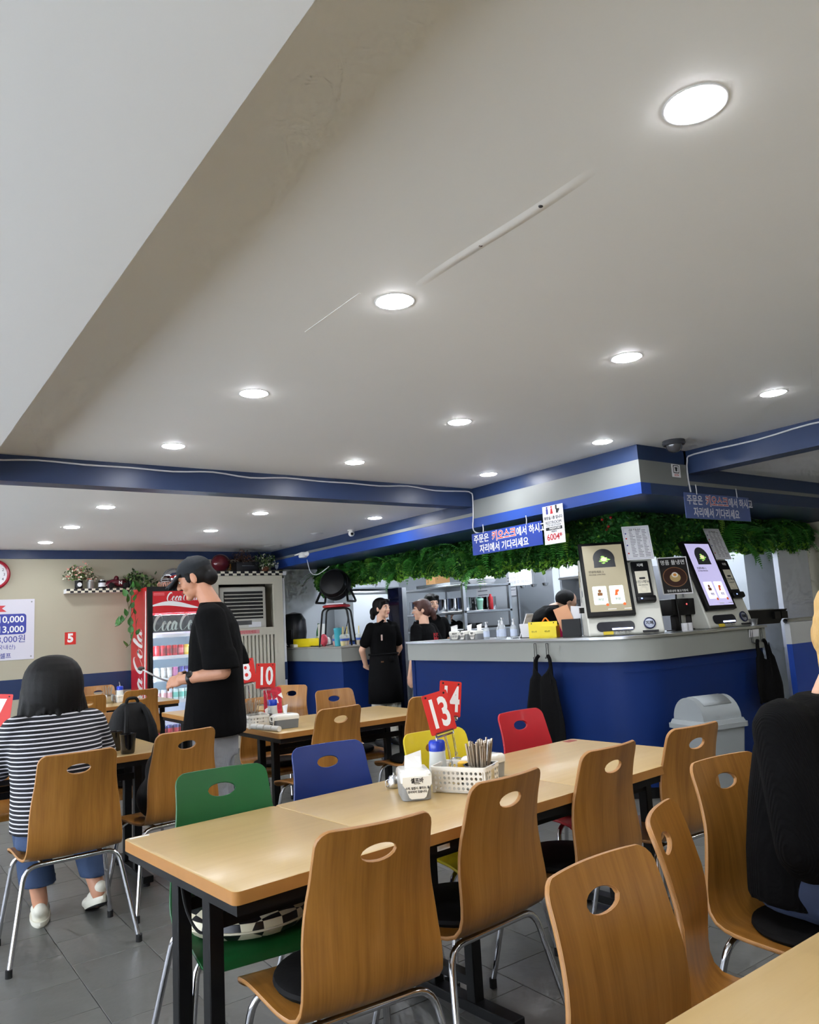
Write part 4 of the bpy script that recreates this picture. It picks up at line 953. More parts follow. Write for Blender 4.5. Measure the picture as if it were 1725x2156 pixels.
# checked ledges: strips made of single black and cream tiles
crm = M('cream_tile', (226, 220, 200), .35); blk = M('black_tile', (26, 26, 30), .3)
def ledge(name, label, x0, x1, y0, z0, h, depth, body, sq=.04):
    t = thing(name, label, 'shelf', (x0, y0, z0))
    B().box(0, x1-x0, 0, depth, 0, h).obj('board', body, t, smooth=0)
    n = int((x1-x0)/sq); hh = h/2
    ms = [B().box(0, sq, -.004, 0, 0, hh).mesh('tile', m) for m in (crm, blk)]
    for i in range(n):
        for j in range(2): put('tile', ms[(i+j) % 2], t, (i*sq, 0, j*hh))
    return t
ledge('wall_shelf', 'wall shelf edged with black and cream checks, holding plants and tins', 1.87, 2.62, 9.0, 1.845, .045, .145, white_m, .0375)
def bush(parent, loc, r, n, cols, seed, up=1.0, leaf=.03):
    rr = np.random.default_rng(seed); b = B()
    for k in range(n):
        d = rr.normal(size=3); d[2] = abs(d[2])*up; d /= np.linalg.norm(d); L = r*(.35+.65*rr.random())
        p = Vector(d*L); q = Vector(rr.normal(size=3)).normalized()*leaf; s_ = Vector(rr.normal(size=3)).normalized()*leaf*.4
        b.add([p, p+q*.5+s_, p+q, p+q*.5-s_], [(0, 1, 2, 3)], int(rr.integers(0, len(cols))))
        if k % 6 == 0: b.tube([(0, 0, 0), p*.6, p], .0015, 4, mi=0)
    return b.obj('foliage', cols, parent, loc, smooth=0)
sage = M('sage_leaf', (104, 132, 70), .5, var=(20, .4)); pinkf = M('pink_blossom', (214, 142, 130), .6); dgreen = M('dark_leaf', (46, 74, 38), .5, var=(20, .4)); whitef = M('white_blossom', (220, 218, 196), .6)
t = thing('flower_pot', 'flower pot with green and pink sprays at the left of the wall shelf', 'plant', (2.0, 9.02, 1.89)); B().lathe([(.03, 0), (.042, .01), (.042, .085), (.045, .09), (.038, .09), (.036, .02)], 20).obj('pot', blackp, t); B().prism([(.024*math.cos(a), .024*math.sin(a)) for a in np.linspace(0, 6, 14)], .042, .0445, rotm(90, 0, 0, (0, 0, .045))).obj('emblem', white_m, t, smooth=0); bush(t, (0, 0, .1), .19, 420, [sage, dgreen, pinkf, whitef], 2)
for k, (x, m, lab) in enumerate(((2.13, M('pewter', (170, 168, 164), .35, .4), 'pale grey tin on the wall shelf'), (2.255, blackp, 'black tin with a white label on the wall shelf'))):
    t = thing('tin', lab, 'tin', (x, 9.05, 1.89)); B().lathe([(.038, 0), (.04, .004), (.04, .085), (.034, .09)], 22).obj('can', m, t); B().lathe([(.036, .088), (.036, .098), (.01, .1)], 20).obj('lid', steel, t)
    if k: B().lathe([(.0405, .02), (.0405, .065)], 22, cap=False).obj('label', paper, t)
t = thing('toy_car', 'dark red toy racing car on the wall shelf', 'toy', (2.42, 9.05, 1.89), R(4))
mar = M('maroon_gloss', (90, 20, 34), .25, coat=.4)
b = B(); sec = [(-.12, .03, .02), (-.09, .045, .05), (-.03, .04, .07), (0, .045, .06), (.06, .045, .055), (.11, .03, .03)]
b.tube([(x, 0, z) for x, r, z in sec], [r for x, r, z in sec], 10); b.obj('body', mar, t); B().ell((-.01, 0, .11), (.028, .025, .035)).obj('driver_helmet', mar, t); B().box(.07, .12, -.05, .05, .10, .108).obj('rear_wing', mar, t, smooth=0)
for x in (-.08, .08):
    for y in (-.05, .05): B().lathe([(.03, -.012), (.032, 0), (.03, .012), (.012, .014)], 16, mat=rotm(90, 0, 0), c=(x, y, .032)).obj('wheel', rubber, t)
q = text('N', .05, white_ink, t, (.02, -.05, .06), bold=.04); q.rotation_euler = (PI/2, 0, 0)
t = thing('dark_cup', 'dark cup with a green sprig on the wall shelf before the silver helmet', 'cup', (2.57, 9.05, 1.89)); B().lathe([(.025, 0), (.035, .09), (.033, .09), (.024, .008)], 18).obj('cup', blackp, t); bush(t, (.04, 0, .08), .13, 120, [dgreen, sage], 5, leaf=.04)

# ---------------------------------------------------------------- drinks fridge
red_f = M('fridge_red', (206, 26, 38), .3, coat=.3)
FX0, FX1, FY0, FY1, FH = 2.58, 3.24, 8.44, 9.08, 1.86
t = fr_ = thing('drinks_fridge', 'red glass-door drinks fridge against the back wall', 'fridge', (FX0, FY0, 0))
W_, D_ = FX1-FX0, FY1-FY0
B().box(0, .03, .05, D_, .05, FH).box(W_-.03, W_, .05, D_, .05, FH).box(.03, W_-.03, .05, D_, FH-.04, FH).box(.03, W_-.03, .05, D_, .05, .22).box(.03, W_-.03, D_-.03, D_, .22, FH-.04).obj('cabinet', red_f, t, smooth=0)
B().box(.02, W_-.02, .06, D_-.02, 0, .05).obj('plinth', blackp, t, smooth=0)
inner = M('fridge_liner', (216, 230, 240), .4)
B().box(.032, .036, .06, D_-.04, .22, FH-.30).box(W_-.036, W_-.032, .06, D_-.04, .22, FH-.30).box(.036, W_-.036, D_-.045, D_-.04, .22, FH-.30).obj('liner', inner, t, smooth=0)
door = B().box(0, .05, 0, .048, .2, FH).box(W_-.05, W_, 0, .048, .2, FH).box(.05, W_-.05, 0, .048, .2, .25).box(.05, W_-.05, 0, .048, FH-.05, FH).obj('door_frame', blackp, t, smooth=0)
B().box(.05, W_-.05, .02, .024, .25, FH-.29).obj('glass_pane', M('fridge_glass', (235, 245, 250), .03, alpha=.08, spec=.5), door, smooth=0)
B().box(.015, .032, -.03, 0, .75, 1.15, bev=.004).obj('handle', blackp, door)
hd = B().box(.05, W_-.05, .004, .046, FH-.29, FH-.05).obj('header', red_f, t, smooth=0)
B().box(.052, W_-.052, .05, .054, 1.36, FH-.31).obj('header_board', M('dark_header', (34, 40, 44), .4), t, smooth=0)
B().box(0, W_, 0, .05, .05, .2).obj('kick_grille', blackp, t, smooth=0)
for z in (.62, .86, 1.10, 1.335): B().box(.04, W_-.04, .08, D_-.06, z-.012, z).box(.04, W_-.04, .07, .082, z-.03, z+.006).obj('shelf', white_m, t, smooth=0)
for x in (.045, W_-.049):
    B().box(x, x+.008, .062, .075, .24, FH-.33).obj('light_strip', emis('fridge_led', (215, 235, 255), 45), t, smooth=0)
B().box(.1, W_-.1, .065, .085, FH-.318, FH-.308).obj('light_strip', MATS['fridge_led'], t, smooth=0)
# script lettering drawn with a broad-nibbed stroke
LETTERS = {
 'C': ([(.86, .80), (.80, .98), (.55, 1.02), (.22, .72), (.12, .30), (.30, .02), (.60, .06), (.88, .30)], .95),
 'o': ([(.34, .56), (.16, .50), (.06, .24), (.18, .01), (.38, .08), (.47, .34), (.36, .55), (.24, .54), (.40, .43), (.60, .46)], .55),
 'c': ([(.46, .44), (.34, .56), (.12, .42), (.08, .14), (.26, .0), (.52, .16)], .48),
 'a': ([(.46, .50), (.30, .56), (.10, .38), (.08, .10), (.24, .02), (.42, .26), (.50, .54), (.44, .16), (.52, .02), (.68, .14)], .62),
 'l': ([(.10, .16), (.36, .70), (.42, 1.0), (.30, 1.02), (.16, .50), (.14, .08), (.26, .0), (.42, .14)], .40),
 '-': ([(.02, .36), (.20, .40)], .22)}
def script(word, h, mat, parent, fn, name='lettering', wid=.075, slant=.22):
    """fn maps (x, y) in the lettering plane to a point; strokes become flat ribbons with thick and thin"""
    x = 0; b = B()
    for ch in word:
        P, adv = LETTERS[ch]; pts = catmull([(px, py, 0) for px, py in P], 5)
        pts = [Vector(((p.x+slant*p.y+x)*h, p.y*h, 0)) for p in pts]
        for i in range(len(pts)-1):
            d = (pts[i+1]-pts[i])
            if d.length < 1e-6: continue
            n = Vector((.80, -.6, 0)) * wid*h * .55 + Vector((-d.y, d.x, 0)).normalized()*wid*h*.38
            q = [pts[i]+n, pts[i]-n, pts[i+1]-n, pts[i+1]+n]
            b.add([fn(v.x, v.y) for v in q], [(0, 1, 2, 3)])
        x += adv
    o = b.obj(name, mat, parent, smooth=0); m_ = o.modifiers.new('s', 'SOLIDIFY'); m_.thickness = .0006; return o, x*h
wl = M('lettering_white', (236, 238, 236), .4)
script('coca-cola'.replace('coca-cola', 'Coca-Cola'), .185, M('lettering_pale', (190, 206, 198), .4), t, lambda x, y: Vector((.06+x*.56, .048, 1.378+y*.9)), wid=.12)
script('Coca-Cola', .105, wl, hd, lambda x, y: Vector((.20+x*.62, .002, FH-.16+y*.85)), wid=.11)
script('Coca-Cola', .30, wl, t, lambda x, y: Vector((-.0008, .21+y*1.05, .36+x*.64)), slant=.25, wid=.11)
sw = B(); n = 16
for i in range(n+1):
    u = i/n; x = .05+(W_-.1)*u; zc = FH-.215+.03*math.sin(u*4.2+.3); hh = .022*math.sin(PI*min(1, u+.06))+.004; sw.v += [(x, .003, zc-hh), (x, .003, zc+hh)]
sw.f += [(2*i, 2*i+2, 2*i+3, 2*i+1) for i in range(n)]; sw.mi += [0]*n; sw.obj('white_wave', wl, hd, smooth=0)
sw = B()
for i in range(n+1):
    u = i/n; z = .1+1.72*u; yc = .11+.03*math.sin(u*5); hh = .012+.012*math.sin(PI*u); sw.v += [(-.0006, yc-hh, z), (-.0006, yc+hh, z)]
sw.f += [(2*i, 2*i+2, 2*i+3, 2*i+1) for i in range(n)]; sw.mi += [0]*n; sw.obj('white_wave', wl, t, smooth=0)
B().box(.06, .18, -.001, .002, FH-.10, FH-.065).obj('sticker', M('pink_sticker', (226, 90, 96), .5), t, smooth=0)
CAN = {}
def canm(c, c2):
    key = (c, c2)
    if key not in CAN:
        b = B(); b.lathe([(.026, 0), (.032, .008), (.032, .108), (.026, .118), (.024, .116)], 16, mi=0); b.lathe([(.0323, .03), (.0323, .085)], 16, cap=False, mi=1)
        CAN[key] = b.mesh('drink_can', [M('can%s' % (c,), c, .3, .25), M('can%s' % (c2,), c2, .35)])
    return CAN[key]
rows_ = [(1.10, [((196, 20, 30), (206, 40, 44))]*2+[((196, 20, 30), (150, 14, 24))]*3+[((196, 20, 30), (226, 120, 130)), ((232, 190, 40), (240, 220, 120)), ((200, 30, 40), (230, 70, 80)), ((220, 60, 70), (240, 130, 130))]),
         (.86, [((200, 206, 210), (226, 226, 224))]*2+[((216, 210, 200), (238, 236, 230))]*2+[((196, 110, 160), (206, 130, 172)), ((72, 60, 140), (60, 70, 160)), ((70, 50, 130), (150, 150, 210)), ((64, 56, 140), (52, 60, 150)), ((70, 60, 150), (90, 90, 170))]),
         (.62, [((220, 220, 222), (226, 170, 170))]*4+[((210, 226, 220), (120, 196, 176))]*5), (.24, [((60, 60, 110), (190, 40, 50))]*9)]
for ri, (z, cs) in enumerate(rows_):
    for i, (c, c2) in enumerate(cs):
        o = put('drink_can', canm(c, c2), None, (FX0+.085+i*.0665-.02, FY0+.13, z))
        tag(o, 'drink can on the %s fridge shelf, %s from the left' % (('upper', 'middle', 'lower', 'bottom')[ri], (nth+['seventh', 'eighth', 'ninth'])[i]), 'can', 'cans in the drinks fridge')
# helmets on top
def helmet(label, loc, rz, col, mask, met, stripe):
    t = thing('football_helmet', label, 'helmet', loc, rz)        # faces -x
    b = B(); n, m = 24, 14
    me = B().ell((0, 0, .115), (.135, .105, .115), n=28, m=16)
    me.v = [((x*1.0, y, z) if z > .06 else (x*.96, y*.96, z)) for x, y, z in me.v]
    keep = []
    for f in me.f:
        c = sum((Vector(me.v[i]) for i in f), Vector())/len(f)
        if not ((c.x < -.045 and c.z < .135) or c.z < .022): keep.append(f)
    me.f = keep; me.mi = [0]*len(keep)
    o = me.obj('shell', M(label.split()[0]+'_helmet', col, .22, met, coat=.5), t); o.modifiers.new('s', 'SOLIDIFY').thickness = .006
    g = B()
    for z, r_ in ((.045, .15), (.075, .158), (.10, .15)): g.tube([(-r_*math.cos(a), .1*math.sin(a), z) for a in np.linspace(-1.15, 1.15, 13)], .005, 6)
    for a in (-.35, .35): g.tube([(-.15*math.cos(a), .1*math.sin(a), .045), (-.155*math.cos(a), .1*math.sin(a), .10), (-.125*math.cos(a), .1*math.sin(a), .14)], .005, 6)
    g.obj('face_mask', mask, t)
    ms = o
    for k, (cm_, dz) in enumerate(stripe):
        e = B(); 
        e.prism([(-.05, dz), (-.02, dz+.022), (.03, dz+.026), (.055, dz+.012), (.02, dz+.006), (-.015, dz-.012)], -.003, .003, rotm(90, 0, 0, (-.02, -.100+.012*abs(dz-.03)*0, .125)))
        e.obj('side_emblem', cm_, t, smooth=0)
    B().lathe([(.012, 0), (.012, .006)], 12, mat=rotm(90, 0, 0), c=(.03, -.100, .09)).obj('ear_hole', ink, t)
    return t
helmet('silver football helmet with a red and navy emblem on top of the fridge', (2.97, 8.74, FH), R(-8), (176, 180, 184), steel, .7, [(M('emblem_navy', (26, 34, 70), .4), .02), (red_ink, -.008)])
t = thing('gold_trinket', 'small pink and gold ornament on the fridge top edge', 'ornament', (2.80, 8.52, FH)); 
b = B()
for k in range(9): b.tube([(-.08+.02*k, 0, 0), (-.085+.02*k, .01*math.sin(k), .035+.012*math.sin(k*2)), (-.07+.02*k, 0, .055)], .006, 6)
b.obj('scrolls', M('pink_gold', (226, 170, 150), .4, .3), t)
t = thing('ivy_sprig', 'green ivy sprig before the silver helmet', 'plant', (2.72, 8.9, FH)); bush(t, (0, 0, .02), .17, 90, [dgreen, sage], 9, leaf=.05)
# ivy trailing down the fridge's left side
iv = thing('trailing_ivy', 'trailing ivy hanging beside the red fridge', 'plant', (2.44, 8.70, 0))
leafv = M('ivy_leaf', (56, 110, 44), .4, var=(30, .35))
lf = B().add([(0, 0, 0), (.030, .025, .004), (.034, .055, .0), (.018, .085, -.008), (0, .11, -.016), (-.018, .085, -.008), (-.034, .055, 0), (-.030, .025, .004), (0, .05, -.006)], [(0, 1, 8), (1, 2, 8), (2, 3, 8), (3, 4, 8), (4, 5, 8), (5, 6, 8), (6, 7, 8), (7, 0, 8)]).mesh('ivy_leaf', leafv)
for si, P in enumerate(([(.16, 0, 1.866), (.02, -.05, 1.85), (-.03, -.08, 1.75), (-.02, -.1, 1.6), (-.10, -.1, 1.48), (-.16, -.08, 1.45)], [(.17, .02, 1.866), (.03, -.08, 1.84), (.0, -.12, 1.6), (-.02, -.14, 1.42), (.0, -.12, 1.28), (-.05, -.1, 1.22)], [(.16, .04, 1.866), (.04, -.1, 1.72), (.05, -.12, 1.5), (.06, -.1, 1.35)])):
    pts = catmull(P, 6); B().tube(pts, .0025, 5).obj('stem', dgreen, iv)
    for k in range(2, len(pts), 3 if si < 2 else 4):
        o = put('ivy_leaf', lf, iv, pts[k], (R(random.uniform(50, 110)), R(random.uniform(-30, 30)), R(random.uniform(-120, 40)))); o.scale = [random.uniform(.7, 1.05)]*3

# ---------------------------------------------------------------- air conditioner closet
AX0, AX1, AY0, AH = 3.32, 4.26, 8.58, 2.03
closm = M('closet_cream', (208, 202, 184), .45)
t = thing('air_conditioner_closet', 'cream closet with slatted doors around a tall air conditioner', 'closet', (AX0, AY0, 0)); CW = AX1-AX0
B().box(0, .12, 0, .03, 0, AH-.05).box(CW-.12, CW, 0, .03, 0, AH-.05).box(.12, CW-.12, 0, .03, AH-.15, AH-.05).box(.12, CW-.12, 0, .03, 1.27, 1.36).box(.12, CW-.12, 0, .03, 0, .15).obj('front_frame', closm, t, smooth=0)
B().box(CW-.02, CW, .03, .53, 0, AH-.05).box(0, .02, .03, .53, 0, AH-.05).box(.02, CW-.02, .03, .53, AH-.07, AH-.05).obj('carcass', closm, t, smooth=0)
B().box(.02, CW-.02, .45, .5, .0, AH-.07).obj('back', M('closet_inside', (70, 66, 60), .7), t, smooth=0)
sl = B().box(-.014, .014, .004, .026, .15, 1.27).mesh('slat', closm)
for k in range(14): put('slat', sl, t, (.155+k*(CW-.31)/13, 0, 0))
B().box(CW, CW+.04, .02, .05, 0, AH-.08).obj('edge_trim', white_m, t, smooth=0)
B().box(.32, .62, -.002, 0, 1.29, 1.335).obj('notice_strip', M('notice_pink', (214, 150, 150), .5), t, smooth=0); text('만지지마세요', .04, red_ink, t, (.47, -.003, 1.312), (PI/2, 0, 0))
B().box(CW+.002, CW+.042, .01, .02, .72, .93).obj('blue_patch', navy_m, t, smooth=0)
ledge('closet_cornice', 'black and cream checked cornice on top of the cream closet', AX0-.01, AX1+.05, AY0-.02, AH-.048, .05, .55, white_m, .05)
t = thing('air_conditioner', 'white floor-standing air conditioner inside the cream closet', 'air conditioner', (AX0+.47, AY0+.10, 0))
B().box(-.3, .3, 0, .28, 0, 1.86, bev=.03).obj('body', M('aircon_white', (214, 212, 202), .4), t)
b = B().box(-.25, .25, -.004, .0, 1.47, 1.80).obj('outlet', M('outlet_dark', (40, 40, 40), .6), t, smooth=0)
for k in range(7): B().box(-.245, .245, -.02, .002, 0, .006, mat=rotm(25, 0, 0, (0, -.004, 1.5+k*.044))).obj('louvre', M('aircon_white'), t, smooth=0)
B().box(-.1, .1, -.004, 0, 1.40, 1.45).obj('display', M('panel_grey', (90, 90, 90), .4), t, smooth=0); B().box(.06, .22, -.003, 0, 1.37, 1.43).obj('label', paper, t, smooth=0)
AT = AH+.002
helmet('maroon football helmet with a gold face mask on the closet cornice', (3.56, 8.80, AT), R(-150), (96, 26, 36), M('gold_mask', (222, 150, 40), .35, .2), .1, [(white_ink, .01), (M('emblem_gold', (220, 170, 50), .4), -.004)])
t = thing('dark_case', 'dark box with a silver line on the closet cornice', 'box', (3.88, 8.82, AT)); B().box(-.15, .15, -.1, .1, 0, .13, bev=.006).obj('case', M('case_black', (26, 26, 30), .4), t); B().box(-.08, .08, -.101, -.1, .08, .084).obj('line', steel, t, smooth=0)
t = thing('dried_flowers', 'bunch of dried brown flowers on the dark box', 'plant', (3.84, 8.82, AT+.13)); bush(t, (0, 0, .0), .16, 260, [M('dried_brown', (96, 66, 50), .7), M('dried_dark', (60, 44, 40), .7)], 12)
t = thing('white_flower_pot', 'terracotta pot of green leaves with tiny white flowers at the closet corner', 'plant', (4.14, 8.80, AT)); B().lathe([(.035, 0), (.05, .08), (.046, .08), (.03, .01)], 18).obj('pot', M('terracotta', (150, 92, 66), .7), t); bush(t, (0, 0, .07), .18, 320, [dgreen, sage, whitef], 14, leaf=.04)
t = thing('glass_goblet', 'small glass goblet at the right end of the closet cornice', 'glass', (4.26, 8.72, AT)); B().lathe([(.022, 0), (.004, .006), (.004, .04), (.022, .06), (.026, .09), (.024, .09), (.018, .062)], 18).obj('glass', M('tinted_glass', (180, 184, 186), .08, alpha=.5), t)

# ---------------------------------------------------------------- stool with fan and clutter on the side counter
ZL = 1.092
t = thing('bar_stool', 'black metal stool with a red seat standing on the side counter', 'stool', (4.66, 7.97, ZL), R(-40))
for sx in (-1, 1):
    for sy in (-1, 1): B().tube(arc_tube([(sx*.19, sy*.17, 0), (sx*.145, sy*.13, .44), (0, sy*.13, .44)], .06), .011, 8).obj('leg', blackp, t)
B().lathe([(.155, .45), (.165, .46), (.165, .472), (.15, .482), (0, .484)], 28).obj('seat', M('stool_red', (176, 30, 40), .4), t)
B().box(-.1, .1, -.1, .1, .484, .50).obj('seat_pad', paper, t, smooth=0)
t = thing('floor_fan', 'black drum fan resting on the red stool', 'fan', (4.66, 7.97, ZL+.50), R(-52))
for s in (-1, 1): B().tube(arc_tube([(s*.2, -.14, .014), (s*.2, .14, .014), (s*.12, .02, .30), (s*.2, -.14, .014)], .04, 4), .014, 8).obj('side_stand', blackp, t)
hm = rotm(-16, 0, 0, (0, 0, .22))
B().lathe([(.17, -.06), (.185, -.04), (.185, .05), (.15, .11), (.05, .13)], 32, mat=hm @ rotm(90, 0, 0)).obj('drum', blackp, t)
g = B()
for r_ in (.06, .10, .14, .18): g.tube([hm @ Vector((r_*math.cos(a), -.065-.0*r_, r_*math.sin(a))) for a in np.linspace(0, 2*PI, 33)], .0025, 5)
for k in range(12): a = 2*PI*k/12; g.tube([hm @ Vector((.04*math.cos(a), -.07, .04*math.sin(a))), hm @ Vector((.183*math.cos(a), -.06, .183*math.sin(a)))], .002, 5)
g.obj('grille', M('dark_grey_wire', (52, 52, 54), .4), t); B().lathe([(.04, .0), (.04, .012), (0, .014)], 18, mat=hm @ rotm(90, 0, 0, (0, -.06, 0))).obj('hub', M('hub_grey', (80, 80, 84), .4), t)
for k in range(4):
    a = PI/2*k; bm_ = hm @ Matrix.Rotation(a, 4, 'Y'); B().prism([(-.03, .03), (.03, .02), (.06, .15), (-.04, .16)], -.003, .003, bm_ @ rotm(75, 15, 0)).obj('blade', M('fan_blade', (40, 40, 42), .4), t, smooth=0)
tag(B().tube(catmull([(4.75, 7.9, 1.5), (4.74, 7.86, 1.38), (4.72, 7.9, 1.25), (4.7, 7.95, 1.15), (4.6, 8.2, 1.1), (4.55, 8.5, 1.1)], 6), .005, 6).obj('fan_cable', blackp), 'black cable looping down from the fan to the counter', 'cable')
t = thing('monitor', 'dark rounded appliance at the far left of the side counter', 'appliance', (4.62, 9.0, ZL), R(-70)); B().lathe([(.10, 0), (.14, .02), (.16, .18), (.15, .34), (.10, .42), (.02, .44)], 26).obj('shell', M('dark_shell', (44, 46, 50), .25, .4), t); B().box(-.1, .1, -.165, -.13, .05, .22, bev=.01).obj('panel', blackp, t)
t = thing('yellow_bin_box', 'yellow box on the side counter under the green bottle', 'box', (4.58, 8.62, ZL), R(-80)); B().box(-.16, .16, -.08, .08, 0, .10, bev=.008).obj('box', yel, t)
t = thing('green_bottle', 'green soda bottle standing behind the yellow box', 'bottle', (4.80, 8.68, ZL)); B().lathe([(.032, 0), (.036, .02), (.034, .13), (.03, .18), (.014, .24), (.012, .26)], 18).obj('bottle', M('green_pet', (30, 110, 52), .15, coat=.5), t); B().lathe([(.0365, .06), (.0365, .12)], 18, cap=False).obj('label', M('label_green', (210, 222, 200), .5), t); B().lathe([(.014, .26), (.014, .28)], 14).obj('cap', M('cap_green', (24, 90, 40), .4), t)
tag(B().box(-.04, .04, -.03, .03, 0, .27, bev=.01).obj('white_carton', M('carton_white', (220, 220, 214), .6), loc=(4.74, 8.5, ZL), rot=(0, 0, .3)), 'tall white carton behind the yellow box on the side counter', 'carton')
t = thing('power_strip', 'white power strip with tangled cables on the side counter', 'power strip', (4.50, 8.80, ZL), R(75)); B().box(-.13, .13, -.025, .025, 0, .035, bev=.005).obj('body', whitep, t)
for k in range(4): B().lathe([(.017, .035), (.017, .037)], 14, c=(-.09+.06*k, 0, 0)).obj('socket', M('socket_grey', (190, 190, 186), .5), t)
tag(B().tube(catmull([(4.47, 8.9, ZL+.02), (4.48, 9.0, ZL+.05), (4.55, 9.05, ZL+.02), (4.5, 8.95, ZL+.06), (4.46, 9.02, ZL+.012), (4.52, 9.08, ZL+.03)], 6), .005, 6).obj('tangled_cable', cable_m), 'tangled white cable beside the power strip', 'cable')
t = thing('teal_tumbler', 'teal tumbler on the side counter beside the server', 'tumbler', (4.56, 7.80, ZL)); B().lathe([(.034, 0), (.036, .01), (.042, .18), (.046, .185), (.046, .205), (.03, .212)], 22).obj('cup', M('teal_plastic', (74, 176, 190), .4), t)
cupm = M('clear_cup', (226, 236, 236), .1, alpha=.35)
for k, (x, y, c) in enumerate(((4.62, 7.70, (214, 168, 100)), (4.52, 7.62, (222, 196, 70)), (4.72, 7.60, (216, 180, 120)), (4.60, 7.93, (226, 120, 104)))):
    t = thing('takeaway_cup', 'clear cup with %s on the side counter, %s' % (('a domed lid and coffee', 'yellow juice and a straw', 'milky drink and a straw', 'pink drink')[k], ('beside the tumbler', 'next to the server', 'behind the others', 'left of the tumbler')[k]), 'cup', (x, y, ZL), 0, 'takeaway cups on the side counter')
    B().lathe([(.026, 0), (.037, .10)], 18, cap=False).obj('cup', cupm, t); B().lathe([(.0245, .004), (.0315, .055)], 18).obj('drink', M('drink%d' % k, c, .3), t)
    B().lathe([(.039, .10), (.036, .118), (.022, .135), (.012, .138)], 18, cap=False).obj('dome_lid', cupm, t)
    if k < 3: B().tube([(0, 0, .02), (.012, .006, .22)], .005, 8).obj('straw', M('straw_yellow', (232, 206, 110), .4), t)
    B().lathe([(.0335, .06), (.0355, .085)], 18, cap=False).obj('sleeve', M('cup_band', (60, 90, 170), .5), t)
tag(B().ell((0, 0, .073), (.05, .035, .075)).obj('snack_bag', M('snack_red', (200, 70, 84), .35, var=(30, .5), bump=(40, .6, .01)), loc=(4.60, 8.20, ZL)), 'crumpled red snack bag between the stool legs', 'bag')
tag(B().ell((0, 0, .053), (.035, .03, .055)).obj('snack_bag', M('snack_white', (226, 222, 216), .4, bump=(40, .6, .01)), loc=(4.69, 8.26, ZL)), 'small white snack bag behind the red one', 'bag')

# ================================================================= kitchen behind the counter
t = thing('steel_rack', 'steel kitchen rack with pots behind the serving counter', 'rack', (5.95, 7.15, 0))
RX, RY = .75, 1.25
for x in (0, RX):
    for y in (0, RY): B().box(x-.02, x+.02, y-.02, y+.02, 0, 1.74).obj('post', steel, t, smooth=0)
for z in (.35, 1.0, 1.20, 1.42, 1.74): B().box(-.02, RX+.02, -.02, RY+.02, z-.03, z, bev=.004, seg=1).obj('shelf', steel, t)
potm = M('pot_steel', (206, 208, 210), .2, 1)
pot = B().lathe([(.078, 0), (.082, .006), (.082, .155), (.086, .16), (.078, .16), (.076, .01)], 24).mesh('pot', potm)
for k, (x, y) in enumerate(((.10, .12), (.10, .32), (.10, .52), (.10, .72), (.10, .92), (.10, 1.12), (.32, .12), (.52, .12))):
    tag(put('pot', pot, None, (5.95+x, 7.15+y, 1.42)), 'steel pot on the upper rack shelf, %s' % (('first', 'second', 'third', 'fourth', 'fifth', 'sixth')[k]+' along the counter side' if k < 6 else ('middle', 'right')[k-6]+' on the front end'), 'pot', 'steel pots on the rack')
t2 = thing('mint_cup', 'mint green plastic cup at the front of the pot rack', 'cup', (6.22, 7.17, 1.42)); B().lathe([(.032, 0), (.044, .11), (.048, .115), (.046, .14), (.042, .14), (.03, .01)], 18).obj('cup', M('mint_plastic', (160, 214, 190), .4), t2)
t2 = thing('red_spray_can', 'red can beside the mint cup on the pot rack', 'can', (6.40, 7.17, 1.42)); B().lathe([(.028, 0), (.03, .005), (.03, .15), (.014, .17), (.014, .19)], 16).obj('can', M('spray_red', (176, 30, 40), .35), t2)
for k, (y, r_, z) in enumerate(((7.35, .15, 1.20), (7.75, .13, 1.20), (8.1, .12, 1.20))):
    tag(B().lathe([(r_*.6, 0), (r_, .06), (r_*1.05, .065), (r_*.97, .065), (r_*.58, .008)], 24).obj('steel_bowl', potm, loc=(6.2, y, z)), 'steel mixing bowl on the lower rack shelf, %s' % nth[k], 'bowl', 'bowls on the rack')
for k in range(3): tag(B().lathe([(.11, 0), (.13, .012), (.128, .014), (.1, .006)], 24).obj('white_plate', white_m, loc=(6.3, 7.3, 1.0+.012*k+.0)), 'white plate in the stack on the lower rack shelf, %s from below' % nth[k], 'plate', 'plates on the rack')
tag(B().box(-.25, .25, -.17, .17, 0, .02, bev=.008).obj('tray', M('dark_tray', (36, 36, 38), .4), loc=(6.45, 7.32, 1.20)), 'dark serving tray on the middle rack shelf', 'tray')
for k in range(3): tag(B().box(-.26, .26, -.36, .36, 0, .014, bev=.005, seg=1).obj('steel_tray', steel, loc=(6.25, 7.8, 1.74+.015*k)), 'steel tray on top of the kitchen rack, %s from below' % nth[k], 'tray', 'trays on the kitchen rack')
tag(B().lathe([(.14, 0), (.18, .06), (.17, .10), (.06, .14), (0, .145)], 24).obj('domed_cover', white_m, loc=(6.4, 7.3, 1.74)), 'white domed cover on top of the kitchen rack', 'cover')
tag(B().box(-.12, .12, -.1, .1, 0, .16).obj('cardboard_box', M('cardboard', (186, 140, 92), .8), loc=(6.2, 7.95, 1.785)), 'cardboard box on the trays of the kitchen rack', 'box') 
t = thing('kitchen_fridge', 'tall white fridge with blue lower door in the kitchen', 'fridge', (5.30, 8.55, 0), R(0)); B().box(-.05, .6, -.0, .5, .0, 1.12, bev=.01).obj('lower_door', M('fridge_blue', (62, 96, 176), .35), t); B().box(-.05, .6, 0, .5, 1.13, 1.72, bev=.01).obj('upper_door', kit_m, t); B().box(-.06, .61, -.01, .5, 1.72, 1.76, bev=.004).obj('top', steel, t)
t = thing('steel_column', 'mirror-bright steel column with a dark glass edge behind the server', 'cabinet', (5.06, 7.24, 0), R(0))
